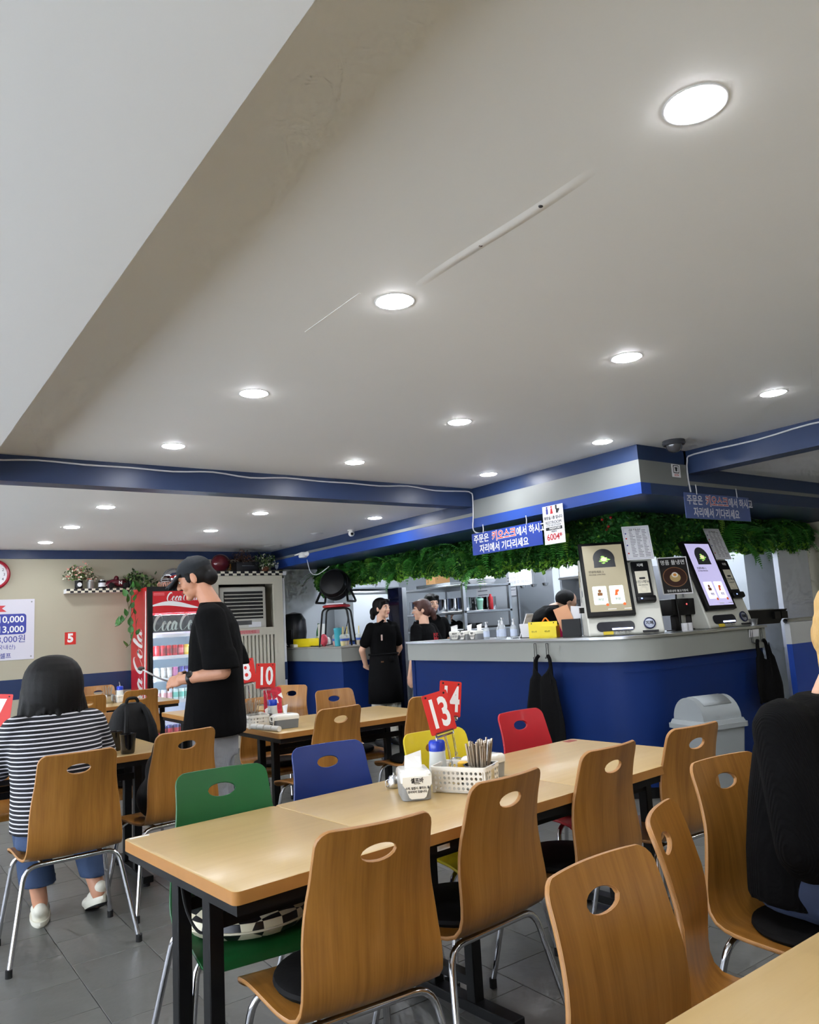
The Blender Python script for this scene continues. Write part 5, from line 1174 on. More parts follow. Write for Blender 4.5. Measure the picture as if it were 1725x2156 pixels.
B().box(0, .05, 0, .22, 0, 1.72).obj('dark_edge', M('dark_glass', (18, 24, 48), .08, .2), t, smooth=0); B().box(.05, .11, 0, .22, 0, 1.72).obj('steel_edge', potm, t, smooth=0); B().box(-.01, 0, .02, .05, .95, 1.10).obj('latch', chrome, t, smooth=0)
t = thing('grey_cabinet', 'low grey cabinet end beside the serving counter', 'cabinet', (4.62, 6.34, 0)); B().box(0, .5, 0, .12, 0, .93, bev=.02).obj('cabinet', M('cabinet_grey', (150, 154, 160), .4), t)
t = thing('splashback_sheet', 'large brushed steel splash panel behind the counter', 'panel', (7.25, 6.2, 1.1)); B().box(0, .03, -1.35, 1.35, 0, .78).obj('sheet', M('frosted_steel', (200, 206, 212), .38, .8, bump=(40, .2, .004)), t, smooth=0)
B().box(-.012, 0, -1.35, 1.35, -.03, 0).box(-.012, 0, -1.35, 1.35, .78, .81).box(-.012, 0, -1.38, -1.35, -.03, .81).box(-.012, 0, 1.35, 1.38, -.03, .81).obj('frame', steel, t, smooth=0); B().box(-.014, -.012, .4, .58, .2, .36).obj('sticker', M('pale_sticker', (200, 214, 226), .5), t, smooth=0)
t = board('steel_note', 'clear plastic note hanging at the left of the steel panel', 'notice', (6.82, 7.05, 1.80), -PI/2+.5, .30, .20, M('note_pale', (206, 212, 216), .4), .002, 0)
for k in range(3): text('사용후 제자리', .05, M('note_grey', (150, 140, 140), .5), t, (0, .055-.055*k, .001))
t = thing('range_hood', 'white steel range hood behind the right kiosk', 'hood', (6.25, 5.05, 1.70)); B().box(0, 1.6, 0, .8, .0, .14, bev=.01).box(.1, 1.5, .1, .8, .14, .6).obj('canopy', M('hood_white', (224, 226, 230), .3), t, smooth=0); B().box(-.01, 1.61, -.01, .81, -.02, .0).obj('rim', steel, t, smooth=0)
sbox('wall_kitchen', kit_m, 6.3, XW, 5.9, 6.0, 0, ZB)
sq = B().box(0, .296, -.006, 0, 0, .296, bev=.002, seg=1).mesh('wall_tile', M('kitchen_tile', (214, 220, 228), .15))
kt = struct(B().box(6.3, 7.6, 5.893, 5.9, .9, 1.75).obj('wall_kitchen', M('tile_grout', (170, 174, 180), .7), smooth=0))
for i in range(4):
    for j in range(3): put('wall_tile', sq, kt, (6.31+.3*i, 5.892, .86+.3*j))
t = board('warning_sign', 'small orange warning sign on the white kitchen wall right of the kiosks', 'sign', (7.05, 5.86, 1.56), 0, .14, .22, M('sign_cream', (232, 220, 206), .5), .004); B().prism([(-.04, -.02), (.04, -.02), (0, .07)], 0, .001).obj('triangle', M('warn_brown', (150, 84, 54), .5), t, smooth=0); B().box(-.055, .055, -.1, -.05, 0, .001).obj('bar', M('warn_orange', (226, 140, 60), .5), t, smooth=0)
grw = M('brushed_grey_wall', (150, 152, 158), .4, .3)
sbox('wall_service', grw, 6.75, 6.79, 4.2, 5.88, 0, 1.75)
t = thing('half_door', 'white and blue half-height panel with a steel top rail at the right edge', 'panel', (6.75, 3.62, 0), R(0)); B().box(0, .9, 0, .05, 0, .93).obj('blue_part', M('panel_blue', (44, 84, 190), .4), t, smooth=0); B().box(0, .9, 0, .05, .93, 1.12).obj('white_part', white_m, t, smooth=0); B().tube([(-.03, .02, 1.135), (.93, .02, 1.135)], .022, 12).obj('top_rail', chrome, t)
struct(B().box(7.3, 7.36, 3.95, 4.0, 0, 2.1).box(7.36, 7.9, 3.96, 3.99, 0, 2.1).obj('door_1', M('door_white', (222, 226, 236), .4), smooth=0))
t = thing('steel_bench', 'low steel sink bench right of the counter end', 'bench', (6.25, 3.9, 0)); B().box(0, .5, 0, .5, .78, .82, bev=.005).box(.02, .48, .02, .48, 0, .78).obj('bench', steel, t)

# ================================================================= things on the tables
def placard(num, label, loc, rz, tilt_=0, lean=0, w_=.115, h_=.16, base=True, zr=.17):
    t = thing('number_card', label, 'number card', loc, rz, 'red table number cards')
    pm = Matrix.Translation((0, 0, zr)) @ Matrix.Rotation(R(tilt_), 4, 'Y') @ Matrix.Rotation(R(90-lean), 4, 'X')
    c_ = B().prism(rrect(-w_/2, w_/2, 0, h_, .006, 3), -.0012, .0012, pm).obj('card', red_m, t, smooth=30)
    q = text(num, h_*.98, white_ink, c_, pm @ Vector((0, h_*.46, .0016)), bold=.028, sx=.62 if len(num) > 1 else .8, name='numeral'); q.rotation_euler = pm.to_euler()
    for x in (-w_*.36, w_*.36): B().lathe([(.004, 0), (.004, .0006)], 10, mat=pm.to_3x3().to_4x4(), c=pm @ Vector((x, h_*.93, .0013))).obj('punch_hole', ink, c_)
    B().box(-.035, .035, -.008, .008, -.012, .006, bev=.003, mat=Matrix.Translation((0, 0, zr)) @ Matrix.Rotation(R(tilt_), 4, 'Y')).obj('clip', clear, t)
    B().tube([(0, 0, zr-.01), (.012, 0, zr*.55), (.02, 0, .02)], .0042, 8).obj('stem', clear, t)
    B().lathe([(.022, 0), (.02, .008), (.006, .012), (.006, .03)], 18, c=(.02, 0, 0)).obj('foot_clip', clear, t)
    return t
def basket(label, loc, rz, L=.20, W=.13, Hh=.085):
    t = thing('condiment_basket', label, 'basket', loc, rz); bm_ = M('basket_white', (236, 232, 222), .4)
    def wallp(name, x0, x1, z0, z1, mat):
        n = max(3, int((x1-x0)/.0165)); m = max(3, int((z1-z0)/.0155)); b = B(); dx = (x1-x0)/n; dz = (z1-z0)/m; k = 8; r_ = min(dx, dz)*.33
        for i in range(n):
            for j in range(m):
                cx, cz = x0+(i+.5)*dx, z0+(j+.5)*dz
                sqp = [(dx/2, 0), (dx/2, dz/2), (0, dz/2), (-dx/2, dz/2), (-dx/2, 0), (-dx/2, -dz/2), (0, -dz/2), (dx/2, -dz/2)]
                vs = [(cx+a, y, cz+c) for y in (-.001, .001) for a, c in sqp]+[(cx+r_*math.cos(PI/4*q), y, cz+r_*math.sin(PI/4*q)) for y in (-.001, .001) for q in range(8)]
                fs = []
                for q in range(8):
                    q2 = (q+1) % 8; fs += [(q, q2, 16+q2, 16+q), (8+q, 24+q, 24+q2, 8+q2), (16+q, 16+q2, 24+q2, 24+q)]
                b.add([mat @ Vector(v) for v in vs], fs)
        return b.obj(name, bm_, t, smooth=0)
    for s in (-1, 1):
        wallp('side_wall', -L/2+.008, L/2-.008, .008, Hh-.012, Matrix.Translation((0, s*(W/2-.002), 0)) @ Matrix.Rotation(R(-s*4), 4, 'X'))
        wallp('end_wall', -W/2+.008, W/2-.008, .008, Hh-.012, Matrix.Translation((s*(L/2-.002), 0, 0)) @ Matrix.Rotation(PI/2, 4, 'Z') @ Matrix.Rotation(R(s*4), 4, 'X'))
    B().box(-L/2+.004, L/2-.004, -W/2+.004, W/2-.004, .0, .006, bev=.002, seg=1).obj('bottom', bm_, t)
    o = rrect(-L/2-.006, L/2+.006, -W/2-.006, W/2+.006, .014); i_ = rrect(-L/2+.001, L/2-.001, -W/2+.001, W/2-.001, .012); n = len(o); b = B()
    b.add([(x, y, z) for z in (Hh-.014, Hh) for x, y in o]+[(x, y, z) for z in (Hh-.014, Hh) for x, y in i_], [(i, (i+1) % n, n+(i+1) % n, n+i) for i in range(n)]+[(2*n+i, 3*n+i, 3*n+(i+1) % n, 2*n+(i+1) % n) for i in range(n)]+[(n+i, n+(i+1) % n, 3*n+(i+1) % n, 3*n+i) for i in range(n)]+[(i, 2*n+i, 2*n+(i+1) % n, (i+1) % n) for i in range(n)]); b.obj('rim', bm_, t)
    for sx in (-1, 1):
        for sy in (-1, 1): B().box(sx*(L/2-.006)-.006, sx*(L/2-.006)+.006, sy*(W/2-.006)-.006, sy*(W/2-.006)+.006, 0, Hh-.01).obj('corner_post', bm_, t, smooth=0)
    return t
def sauce(label, loc, capc=(24, 60, 190)):
    t = thing('squeeze_bottle', label, 'bottle', loc, .3)
    B().lathe([(.032, 0), (.034, .01), (.034, .06), (.030, .105), (.031, .118), (.03, .12)], 24).obj('bottle', M('frosted_bottle', (226, 230, 226), .4, alpha=.85), t)
    B().lathe([(.031, .118), (.0315, .12), (.031, .148), (.026, .155), (.006, .156)], 24).obj('cap', M('cap%s' % (capc,), capc, .3, coat=.4), t)
    B().tube(catmull([(0, 0, .15), (.0, 0, .172), (-.006, 0, .186), (-.008, 0, .196)], 4), .0042, 8).obj('spout', steel, t)
    return t
def cutlery_pot(label, loc, n=22, seed=1):
    t = thing('cutlery_pot', label, 'pot', loc, seed); B().lathe([(.05, 0), (.053, .004), (.053, .078), (.058, .082), (.052, .083), (.049, .006)], 28).obj('pot', potm, t)
    rr = random.Random(seed)
    chop = M('chopstick_steel', (176, 160, 140), .35, .7)
    for k in range(n):
        a = k*2.39996; r_ = .036*math.sqrt((k+.5)/n); x, y = r_*math.cos(a), r_*math.sin(a); lx, ly = x*.4+rr.uniform(-.008, .02), y*.4
        tag(B().tube([(x*.8, y*.8, .012), (x+lx, y+ly, .155+rr.uniform(-.01, .014))], [.003, .004], 6).obj('chopstick', chop, loc=loc), 'steel chopstick in the '+label, 'chopstick', 'chopsticks in the '+label)
    return t
# main table
T1r = R(4.6)
napkin_box('white and grey napkin box with Korean label at the front of the long table', (1.626, 2.295, 0.701), R(62), True, .165, .108, .093)
napkin_box('second napkin box behind the white basket on the long table', (1.984, 2.332, 0.701), R(8), True, .165, .10, .085)
basket('white perforated basket of condiments on the long table', (1.805, 2.226, 0.701), R(-62), .205, .13, .09)
sauce('frosted squeeze bottle with a blue cap beside the front napkin box', (1.789, 2.363, 0.708))
cutlery_pot('steel pot full of chopsticks in the white basket', (1.834, 2.179, 0.708), 44)
placard('13', 'red card with a white thirteen on the long table', (1.748, 2.258, 0.770), R(-12), -10, 8, .104, .145, zr=.135)
placard('14', 'red card with a white fourteen behind the thirteen', (1.89, 2.405, 0.770), R(-12), 9, 4, .095, .135, zr=.165)
t = thing('pepper_shaker', 'small glass shaker with a yellow lid in the white basket', 'shaker', (1.847, 2.284, 0.708)); B().lathe([(.02, 0), (.022, .004), (.022, .05), (.02, .056)], 16).obj('jar', clear, t); B().lathe([(.022, .056), (.022, .075), (.012, .08)], 16).obj('lid', M('shaker_yellow', (232, 180, 30), .4), t)
t = thing('steel_jug', 'steel water jug mostly hidden behind the front napkin box', 'jug', (1.66, 2.47, 0.701)); t.scale = (.75,)*3; B().lathe([(.03, 0), (.034, .01), (.034, .035), (.024, .055), (.006, .06), (.006, .07)], 20).obj('body', potm, t); B().tube(arc_tube([(-.032, 0, .04), (-.05, 0, .04), (-.05, 0, .008), (-.032, 0, .012)], .008), .003, 8).obj('handle', chrome, t)
# middle table
napkin_box('napkin box with a pulled tissue on the middle table', (2.221, 4.495, 0.701), R(-10), True, .16, .105, .085, M('dark_grey_plastic', (120, 124, 128), .45))
basket('pale basket of condiments on the middle table', (2.126, 4.737, 0.701), R(80), .20, .13, .08)
sauce('squeeze bottle with a blue cap on the middle table', (2.232, 4.695, 0.708)); cutlery_pot('steel cutlery pot in the basket on the middle table', (2.105, 4.758, 0.708), 14, 3)
placard('10', 'red card with a white ten on the middle table', (2.18, 4.68, 0.770), R(-30), 2, 5, .125, .16, zr=.17)
placard('8', 'red card with a white eight behind the ten', (2.14, 4.86, 0.770), R(-30), -9, 5, .12, .16, zr=.2)
t = thing('paper_fan', 'red and white patterned fan standing behind the ten card', 'fan', (2.316, 4.863, 0.710), R(-25)); B().prism(rrect(-.06, .06, .02, .22, .02), -.001, .001, rotm(82, 0, 0)).obj('fan_leaf', M('fan_print', (206, 40, 60), .5, var=(40, .9)), t, smooth=0); B().box(-.006, .006, -.003, .003, 0, .06).obj('fan_handle', whitep, t, smooth=0)
for k in range(4): B().prism([(-.05+.03*k, .04+.04*k), (-.02+.03*k, .05+.03*k), (-.03+.03*k, .09+.03*k), (-.055+.03*k, .075+.03*k)], .0011, .0016, rotm(82, 0, 0)).obj('white_patch', white_ink, t, smooth=0)
for k in range(4):
    o = B().tube([(-.15+.078*k, 0, .016), (-.08+.078*k, .0, .016)], [.016, .017], 10).obj('wrapped_towel', M('towel_wrap', (214, 212, 204), .5, bump=(60, .3, .004)), loc=(2.089, 4.505, 0.701), rot=(0, 0, R(-82)))
    tag(o, 'wrapped wet towel at the end of the middle table, %s from the near corner' % nth[3-k], 'towel', 'wrapped towels in a row')
# striped woman's table
napkin_box('napkin box at the left edge on the striped woman\'s table', (0.695, 4.337, 0.701), R(70), True, .16, .11, .09)
cutlery_pot('steel pot of chopsticks on the striped woman\'s table', (0.632, 4.652, 0.701), 14, 5); sauce('squeeze bottle with a blue cap at the far left', (0.600, 4.484, 0.701))
placard('7', 'red card with a white seven at the left edge of the picture', (0.616, 4.589, 0.770), R(-30), 5, 5, .13, .17, zr=.12)
t = thing('black_tumbler', 'black plastic cup on the table beside the striped woman', 'cup', (1.216, 4.347, 0.701)); B().lathe([(.033, 0), (.036, .01), (.042, .10), (.043, .102), (.040, .102), (.034, .012)], 24).obj('cup', M('black_gloss', (16, 16, 18), .15, coat=.5), t)
t = thing('black_tumbler', 'second black cup half hidden behind the first on the same table', 'cup', (1.195, 4.526, 0.701)); B().lathe([(.033, 0), (.036, .01), (.042, .10), (.043, .102), (.040, .102), (.034, .012)], 24).obj('cup', MATS['black_gloss'], t)
# far table by the fridge
sauce('squeeze bottle with a blue cap on the far table before the fridge', (2.15, 7.95, 0.701)); cutlery_pot('steel pot of cutlery on the far table before the fridge', (2.05, 8.0, 0.701), 10, 8)
basket('pale basket on the far table before the fridge', (2.22, 7.98, 0.701), 0, .2, .13, .07)
napkin_box('napkin box with white lid at the right edge on the corner table', (1.505, .70, .701), R(200), True, .17, .11, .09)
# ================================================================= more of the kitchen clutter seen past the people
for k, (x, y, w_, h_) in enumerate(((7.28, 8.3, .30, .42), (7.28, 7.7, .22, .30))):
    t = board('kitchen_notice', 'white paper notice on the far kitchen wall, %s one' % ('larger', 'smaller')[k], 'notice', (x, y, 1.75), -PI/2, w_, h_, paper, .002, 0)
    for j in range(5): B().box(-w_*.38, w_*.3, h_*(.3-.14*j), h_*(.33-.14*j), 0, .0006).obj('printed_line', M('grey_ink'), t, smooth=0)
t = thing('wall_cabinet', 'white kitchen wall cabinet with two doors above the side counter', 'cabinet', (5.36, 8.72, 1.42)); B().box(-.05, .75, 0, .38, .38, .88).obj('carcass', kit_m, t, smooth=0)
for s in (0, 1):
    d_ = B().box(-.045+.4*s, .345+.4*s, -.012, 0, .39, .87, bev=.003, seg=1).obj('door', M('cabinet_white', (206, 212, 220), .35), t); B().box(.30+.06*s, .315+.06*s, -.03, -.012, .42, .54).obj('handle', chrome, d_, smooth=0)
t = thing('ladle_rail', 'steel rail with hanging ladles behind the serving counter', 'rail', (6.9, 6.6, 1.98)); B().tube([(0, -.7, 0), (0, .7, 0)], .008, 8).obj('rail', steel, t)
for s in (-.7, .7): B().tube([(0, s, 0), (0, s, .345)], .005, 6).obj('hanger', steel, t)
for k in range(6):
    q = thing('ladle', 'steel ladle hanging from the kitchen rail, %s from the left' % nth[k], 'ladle', (6.9, 7.1-.2*k, 1.975), 0, 'ladles on the rail'); B().tube([(0, 0, .006), (-.012, 0, -.004), (-.006, 0, -.02), (0, 0, -.26)], .004, 6).obj('handle', steel, q); B().lathe([(.0, -.31), (.03, -.302), (.043, -.27), (.04, -.27), (.028, -.298)], 16).obj('bowl', potm, q)
t = thing('prep_table', 'steel prep table behind the serving counter with stacked bowls', 'table', (5.62, 6.5, 0)); B().box(0, .62, -.4, .4, .82, .86, bev=.006, seg=1).obj('top', steel, t)
for sx in (.05, .57):
    for sy in (-.35, .35): B().tube([(sx, sy, 0), (sx, sy, .82)], .02, 10).obj('leg', steel, t)
for k in range(4): tag(B().lathe([(.07, 0), (.105, .05), (.11, .052), (.10, .052), (.068, .006)], 22).obj('stacked_bowl', potm, loc=(5.9, 6.5, .86+.014*k)), 'steel bowl in the stack on the prep table, %s from below' % nth[k], 'bowl', 'bowls on the prep table')
# ================================================================= people
def blob(b, name, mat, parent, vox=.008, it=4, label=None):
    """closed primitives fused into one continuous skin"""
    o = b.obj(name, mat, parent, smooth=0)
    m = o.modifiers.new('fuse', 'REMESH'); m.mode = 'VOXEL'; m.voxel_size = vox; m.use_smooth_shade = True
    s_ = o.modifiers.new('smooth', 'SMOOTH'); s_.factor = .5; s_.iterations = it
    if label: o['label'] = label
    return o
def loft(b, secs, n=24, mat=None, sq=2.0):
    """stacked (superelliptic) sections (x, y, z, rx, ry)"""
    vs = []
    for cx, cy, z, rx, ry in secs:
        for k in range(n):
            a = 2*PI*k/n; c, s = math.cos(a), math.sin(a)
            p = Vector((cx+rx*math.copysign(abs(c)**(2/sq), c), cy+ry*math.copysign(abs(s)**(2/sq), s), z)); vs.append(mat @ p if mat is not None else p)
    m = len(secs)
    return b.add(vs, [tuple(range(n-1, -1, -1)), tuple((m-1)*n+k for k in range(n))]+[(i*n+k, i*n+(k+1) % n, (i+1)*n+(k+1) % n, (i+1)*n+k) for i in range(m-1) for k in range(n)])
skin = M('skin_warm', (206, 150, 120), .5, var=(30, .06)); skin2 = M('skin_light', (222, 174, 146), .48, var=(30, .05))
hairb = M('hair_black', (9, 7, 6), .55, spec=.3, bump=(160, .5, .004), stretch=(6, 6, .7)); hairbr = M('hair_brown', (74, 42, 34), .42, bump=(160, .5, .004), stretch=(6, 6, .7)); hairbl = M('hair_blond', (226, 184, 116), .5, bump=(120, .7, .006), stretch=(5, 5, .8))
teem = M('black_tee_cotton', (8, 8, 9), .9, bump=(9, .35, .03), spec=.15); eyem = M('eye_dark', (22, 16, 14), .2); eyew = M('eye_white', (226, 222, 216), .3); lipm = M('lip', (176, 92, 88), .45)
jeans = M('denim', (56, 74, 106), .8, var=(14, .25), bump=(120, .3, .004)); jeansd = M('dark_denim', (50, 62, 90), .8, var=(10, .35), bump=(120, .3, .004))
def frame(F, U=None):
    F = Vector(F).normalized(); U = Vector(U or (0, 0, 1)); Rr = F.cross(U).normalized(); U = Rr.cross(F); return Matrix((Rr, F, U)).transposed().to_4x4()
def head(bb, c, F, neck, s=1, U=None, sk=1):
    """cranium, jaw, cheeks, nose, ears, neck in the figure's frame"""
    m = frame(F, U); c = Vector(c)
    def e(p, r, k=14): bb.ell(c+m @ (Vector(p)*s), tuple(x*s for x in r), mat=m.to_3x3().to_4x4(), n=k, m=9)
    e((0, -.015, .03), (.073, .092, .082)); e((0, .02, .0), (.066, .066, .085)); e((0, .03, -.055), (.052, .05, .045)); e((0, .062, -.088), (.024, .022, .019))
    for x in (-.036, .036): e((x, .055, -.025), (.026, .024, .028)); e((x*.9, .068, .028), (.024, .014, .009))
    for x in (-.074, .074): e((x, -.008, -.005), (.009, .02, .032))
    bb.cap(c+m @ (Vector((0, .084, .018))*s), c+m @ (Vector((0, .100, -.018))*s), .007*s, .0115*s); e((-.011, .09, -.02), (.009, .009, .007)); e((.011, .09, -.02), (.009, .009, .007))
    e((0, .078, -.050), (.021, .012, .010))
    bb.cap(c+m @ (Vector((0, -.02, -.05))*s), neck, .050*s, .058*s)
    return m
def face_parts(root, c, m, s=1):
    b = B(); w_ = B(); l = B(); br = B(); c = Vector(c)
    for x in (-.031, .031):
        w_.ell(c+m @ (Vector((x, .0765, .008))*s), (.0135*s, .006*s, .0065*s), mat=m.to_3x3().to_4x4(), n=12, m=6)
        b.ell(c+m @ (Vector((x, .081, .008))*s), (.0062*s, .004*s, .0062*s), mat=m.to_3x3().to_4x4(), n=10, m=6)
        br.tube([c+m @ (Vector((x-.017, .078, .028))*s), c+m @ (Vector((x, .0835, .033))*s), c+m @ (Vector((x+.017, .078, .029))*s)], .0032*s, 6)
    l.ell(c+m @ (Vector((0, .087, -.047))*s), (.020*s, .006*s, .0042*s), mat=m.to_3x3().to_4x4(), n=12, m=6); l.ell(c+m @ (Vector((0, .087, -.055))*s), (.018*s, .006*s, .005*s), mat=m.to_3x3().to_4x4(), n=12, m=6)
    w_.obj('eye_whites', eyew, root); b.obj('irises', eyem, root); br.obj('eyebrows', hairb, root); l.obj('lips', lipm, root)
def hand(bb, wr, D, N, side, curl=.5, s=1):
    """palm plus five unequal fingers; D = pointing, N = palm side, side = +1 thumb on the lateral side L"""
    wr = Vector(wr); D = Vector(D).normalized(); N = Vector(N); N = (N-D*N.dot(D)).normalized(); L = D.cross(N)*side
    m = Matrix((L, D, N)).transposed().to_4x4()
    bb.ell(wr+D*.045*s, (.040*s, .05*s, .017*s), mat=m, n=14, m=9); bb.cap(wr-D*.02, wr+D*.02, .026*s, .027*s)
    for k, (off, ln) in enumerate(((.030, .074), (.010, .084), (-.010, .078), (-.028, .060))):
        p = wr+D*.083*s+L*off*s-D*abs(off)*.15; d = D.copy(); r_ = .0088*s
        for j, f in enumerate((.45, .32, .25)):
            ang = curl*(.55+.25*j); d = (d*math.cos(ang)+N*math.sin(ang)).normalized(); q = p+d*ln*f*s*1.05; bb.cap(p, q, r_, r_*.92, 8); p = q; r_ *= .92
    p = wr+D*.028*s+L*.034*s+N*.006; d = (D*.62+L*.62+N*.35).normalized()
    for f in (.035, .03): q = p+d*f*s; bb.cap(p, q, .0105*s, .0092*s, 8); p = q; d = (d+D*.35-L*.25+N*curl*.3).normalized()
# ---------------------------------------------------------------- standing man
t = pm_ = thing('person', 'standing person in black cap, oversized black t-shirt and grey sweatpants, holding tongs', 'person', (1.70, 4.33, 0), R(60))
hc = Vector((0, .105, 1.632)); Fh = (.02, .92, -.36)
b = B(); mh = head(b, hc, Fh, (0, .0, 1.46), 1.03)
b.cap((-.16, 0, 1.42), (.16, 0, 1.42), .06, .06); loft(b, [(0, 0, .85, .14, .1), (0, 0, 1.2, .15, .1), (0, 0, 1.44, .14, .07)])
for s, el, wr in ((-1, (-.255, -.085, 1.10), (-.135, .145, 1.065)), (1, (.245, -.06, 1.10), (.125, .15, 1.06))):
    b.cap((s*.19, -.01, 1.41), el, .05, .043); b.cap(el, wr, .043, .029)
    b.cap((s*.095, 0, .88), (s*.11, .01, .48), .085, .055); b.cap((s*.11, .01, .48), (s*.115, -.02, .09), .052, .036)
    b.cap((s*.115, -.02, .06), (s*.13, .14, .04), .04, .032)
hand(b, (-.135, .145, 1.065), (.42, .88, -.12), (.6, -.25, -.4), -1, .62); hand(b, (.125, .15, 1.06), (-.45, .85, -.05), (-.6, -.25, -.4), 1, .75)
blob(b, 'body', skin, t, .0055, 3)
face_parts(t, hc, mh, 1.03)
b = B(); loft(b, [(0, .0, .745, .225, .172), (0, .0, .80, .226, .175), (0, -.005, .95, .214, .160), (0, -.01, 1.1, .208, .152), (0, -.012, 1.25, .212, .148), (0, -.01, 1.36, .205, .130), (0, -.005, 1.43, .165, .098), (0, .005, 1.475, .085, .075), (0, .012, 1.49, .072, .066)], sq=2.3)
for s in (-1, 1): b.cap((s*.175, -.01, 1.395), (s*.232, -.055, 1.21), .088, .090); loft(b, [(s*.248, -.078, 1.115, .088, .102), (s*.243, -.070, 1.16, .088, .100), (s*.235, -.058, 1.22, .086, .094)])
blob(b, 'tshirt', teem, t, .010, 3)
b = B(); loft(b, [(0, 0, .62, .18, .125), (0, 0, .8, .185, .13), (0, 0, .98, .17, .12)])
for s in (-1, 1): b.cap((s*.095, 0, .86), (s*.115, .01, .48), .112, .092); b.cap((s*.115, .01, .48), (s*.12, -.02, .12), .09, .076)
blob(b, 'sweatpants', M('grey_sweat', (150, 153, 158), .9, bump=(14, .4, .03)), t, .011, 3)
b = B()
for s in (-1, 1): b.cap((s*.117, -.05, .045), (s*.132, .17, .042), .045, .038)
blob(b, 'shoes', M('dark_shoe', (40, 40, 42), .6), t, .009)
# cap with brim; hair below it at the back
m = mh; b = B()
b.ell(hc+m @ Vector((0, -.018, .052)), (.083, .104, .080), mat=m.to_3x3().to_4x4(), n=20, m=12)
for k in range(7):
    u = (k-3)/3; b.cap(hc+m @ Vector((u*.062, .06, .048)), hc+m @ Vector((u*.058, .168-.022*u*u, .012-.014*u*u)), .010, .008, 8)
b.ell(hc+m @ Vector((0, -.018, .134)), (.009, .009, .006), n=8, m=6)
blob(b, 'baseball_cap', M('cap_charcoal', (26, 31, 36), .8, bump=(150, .2, .003)), t, .006, 3)
b = B(); b.ell(hc+m @ Vector((0, -.035, .02)), (.081, .088, .078), mat=m.to_3x3().to_4x4()); b.ell(hc+m @ Vector((0, -.085, -.02)), (.066, .05, .055), mat=m.to_3x3().to_4x4()); b.ell(hc+m @ Vector((0, -.095, .06)), (.035, .028, .03), mat=m.to_3x3().to_4x4())
for x in (-.076, .076): b.ell(hc+m @ Vector((x, .02, .01)), (.008, .018, .035), mat=m.to_3x3().to_4x4())
blob(b, 'hair', hairb, t, .007, 2)
wd = Vector((.12, .23, -.035)).normalized(); wm = wd.to_track_quat('Z', 'Y').to_matrix().to_4x4(); wc = Vector((-.155, .105, 1.070))
b = B().lathe([(.034, -.012), (.0365, -.008), (.0365, .008), (.034, .012)], 22, mat=wm, c=wc); b.lathe([(.019, .0), (.019, .012), (.015, .014)], 18, mat=Vector((-.8, .1, .6)).to_track_quat('Z', 'Y').to_matrix().to_4x4(), c=wc+Vector((-.026, .002, .02))); b.obj('wristwatch', M('watch_black', (30, 30, 32), .35), t)
hp = Matrix.Translation(pm_.location) @ Matrix.Rotation(R(60), 4, 'Z')
tg = thing('tongs', 'steel tongs held in the standing person\'s hand', 'tongs')
tg.matrix_world = hp
for s in (-1, 1): B().tube(catmull([(-.03+.004*s, .24, 1.05), (-.035+.012*s, .30, 1.075), (-.04+.010*s, .36, 1.11), (-.042+.004*s, .40, 1.135)], 4), [.004]*12+[.006], 6).obj('arm', steel, tg)
B().ell((-.042, .40, 1.136), (.012, .02, .012)).obj('grip_end', M('tong_brown', (70, 60, 56), .5), tg)
# ---------------------------------------------------------------- seated woman in stripes (chair frame: faces +y)
t = thing('person', 'seated person with a dark bob, striped black and white shirt and jeans, seen from behind', 'person', cw.location+Vector((0, 0, -.015)), cw.rotation_euler.z)
ox = -.04
hc = Vector((ox-.0, .325, 1.135)); b = B(); head(b, hc, (.10, 1, -.18), (ox, .27, .985), 1.0)
b.cap((ox-.14, .25, .93), (ox+.14, .25, .93), .04, .04); loft(b, [(ox, .17, .50, .15, .10), (ox, .2, .75, .14, .10), (ox, .25, .97, .13, .07)])
for s, el, wr in ((-1, (ox-.235, .36, .74), (ox-.12, .58, .77)), (1, (ox+.245, .37, .735), (ox+.17, .60, .765))):
    b.cap((ox+s*.16, .25, .92), el, .042, .040); b.cap(el, wr, .040, .027); hand(b, wr, (-s*.3, 1, .0), (0, 0, -1), -s, .35)
b.cap((ox-.075, .2, .53), (ox-.05, .60, .50), .06, .05); b.cap((ox-.05, .60, .50), (-.035, .56, .10), .05, .036)
b.cap((ox+.09, .2, .53), (ox+.16, .60, .51), .075, .055); b.cap((ox+.16, .60, .51), (.195, .415, .13), .052, .036)
b.cap((-.035, .55, .07), (-.02, .64, .045), .028, .022); b.cap((.195, .41, .10), (.20, .47, .06), .026, .02)
blob(b, 'body', skin, t, .008)
stripe = uvbands('stripe_jersey', (16, 16, 24), (206, 204, 210), 56.0, .70, .85, axis=2, coord='Object')
b = B(); loft(b, [(ox, .17, .515, .192, .155), (ox, .17, .58, .192, .155), (ox, .185, .70, .188, .145), (ox, .215, .85, .198, .135), (ox, .245, .945, .185, .115), (ox, .262, .990, .125, .085), (ox, .272, 1.012, .08, .065)], sq=2.3)
for s in (-1, 1): b.cap((ox+s*.155, .25, .935), (ox+s*.225, .335, .785), .075, .072)
blob(b, 'striped_shirt', stripe, t, .010, 3)
b = B(); b.lathe([(.082, -.012), (.086, 0), (.080, .012), (.072, .014), (.07, -.01)], 26, mat=rotm(-18, 0, 0), c=(ox, .268, 1.012)); b.obj('collar', M('collar_black', (18, 18, 20), .85), t)
b = B(); loft(b, [(ox, .18, .445, .168, .14), (ox, .18, .58, .165, .13)]); b.cap((ox-.075, .2, .53), (ox-.05, .60, .50), .078, .072); loft(b, [(-.045, .565, .185, .082, .085), (-.06, .58, .30, .080, .085), (ox-.035, .60, .42, .080, .088), (ox-.045, .61, .54, .07, .08)])
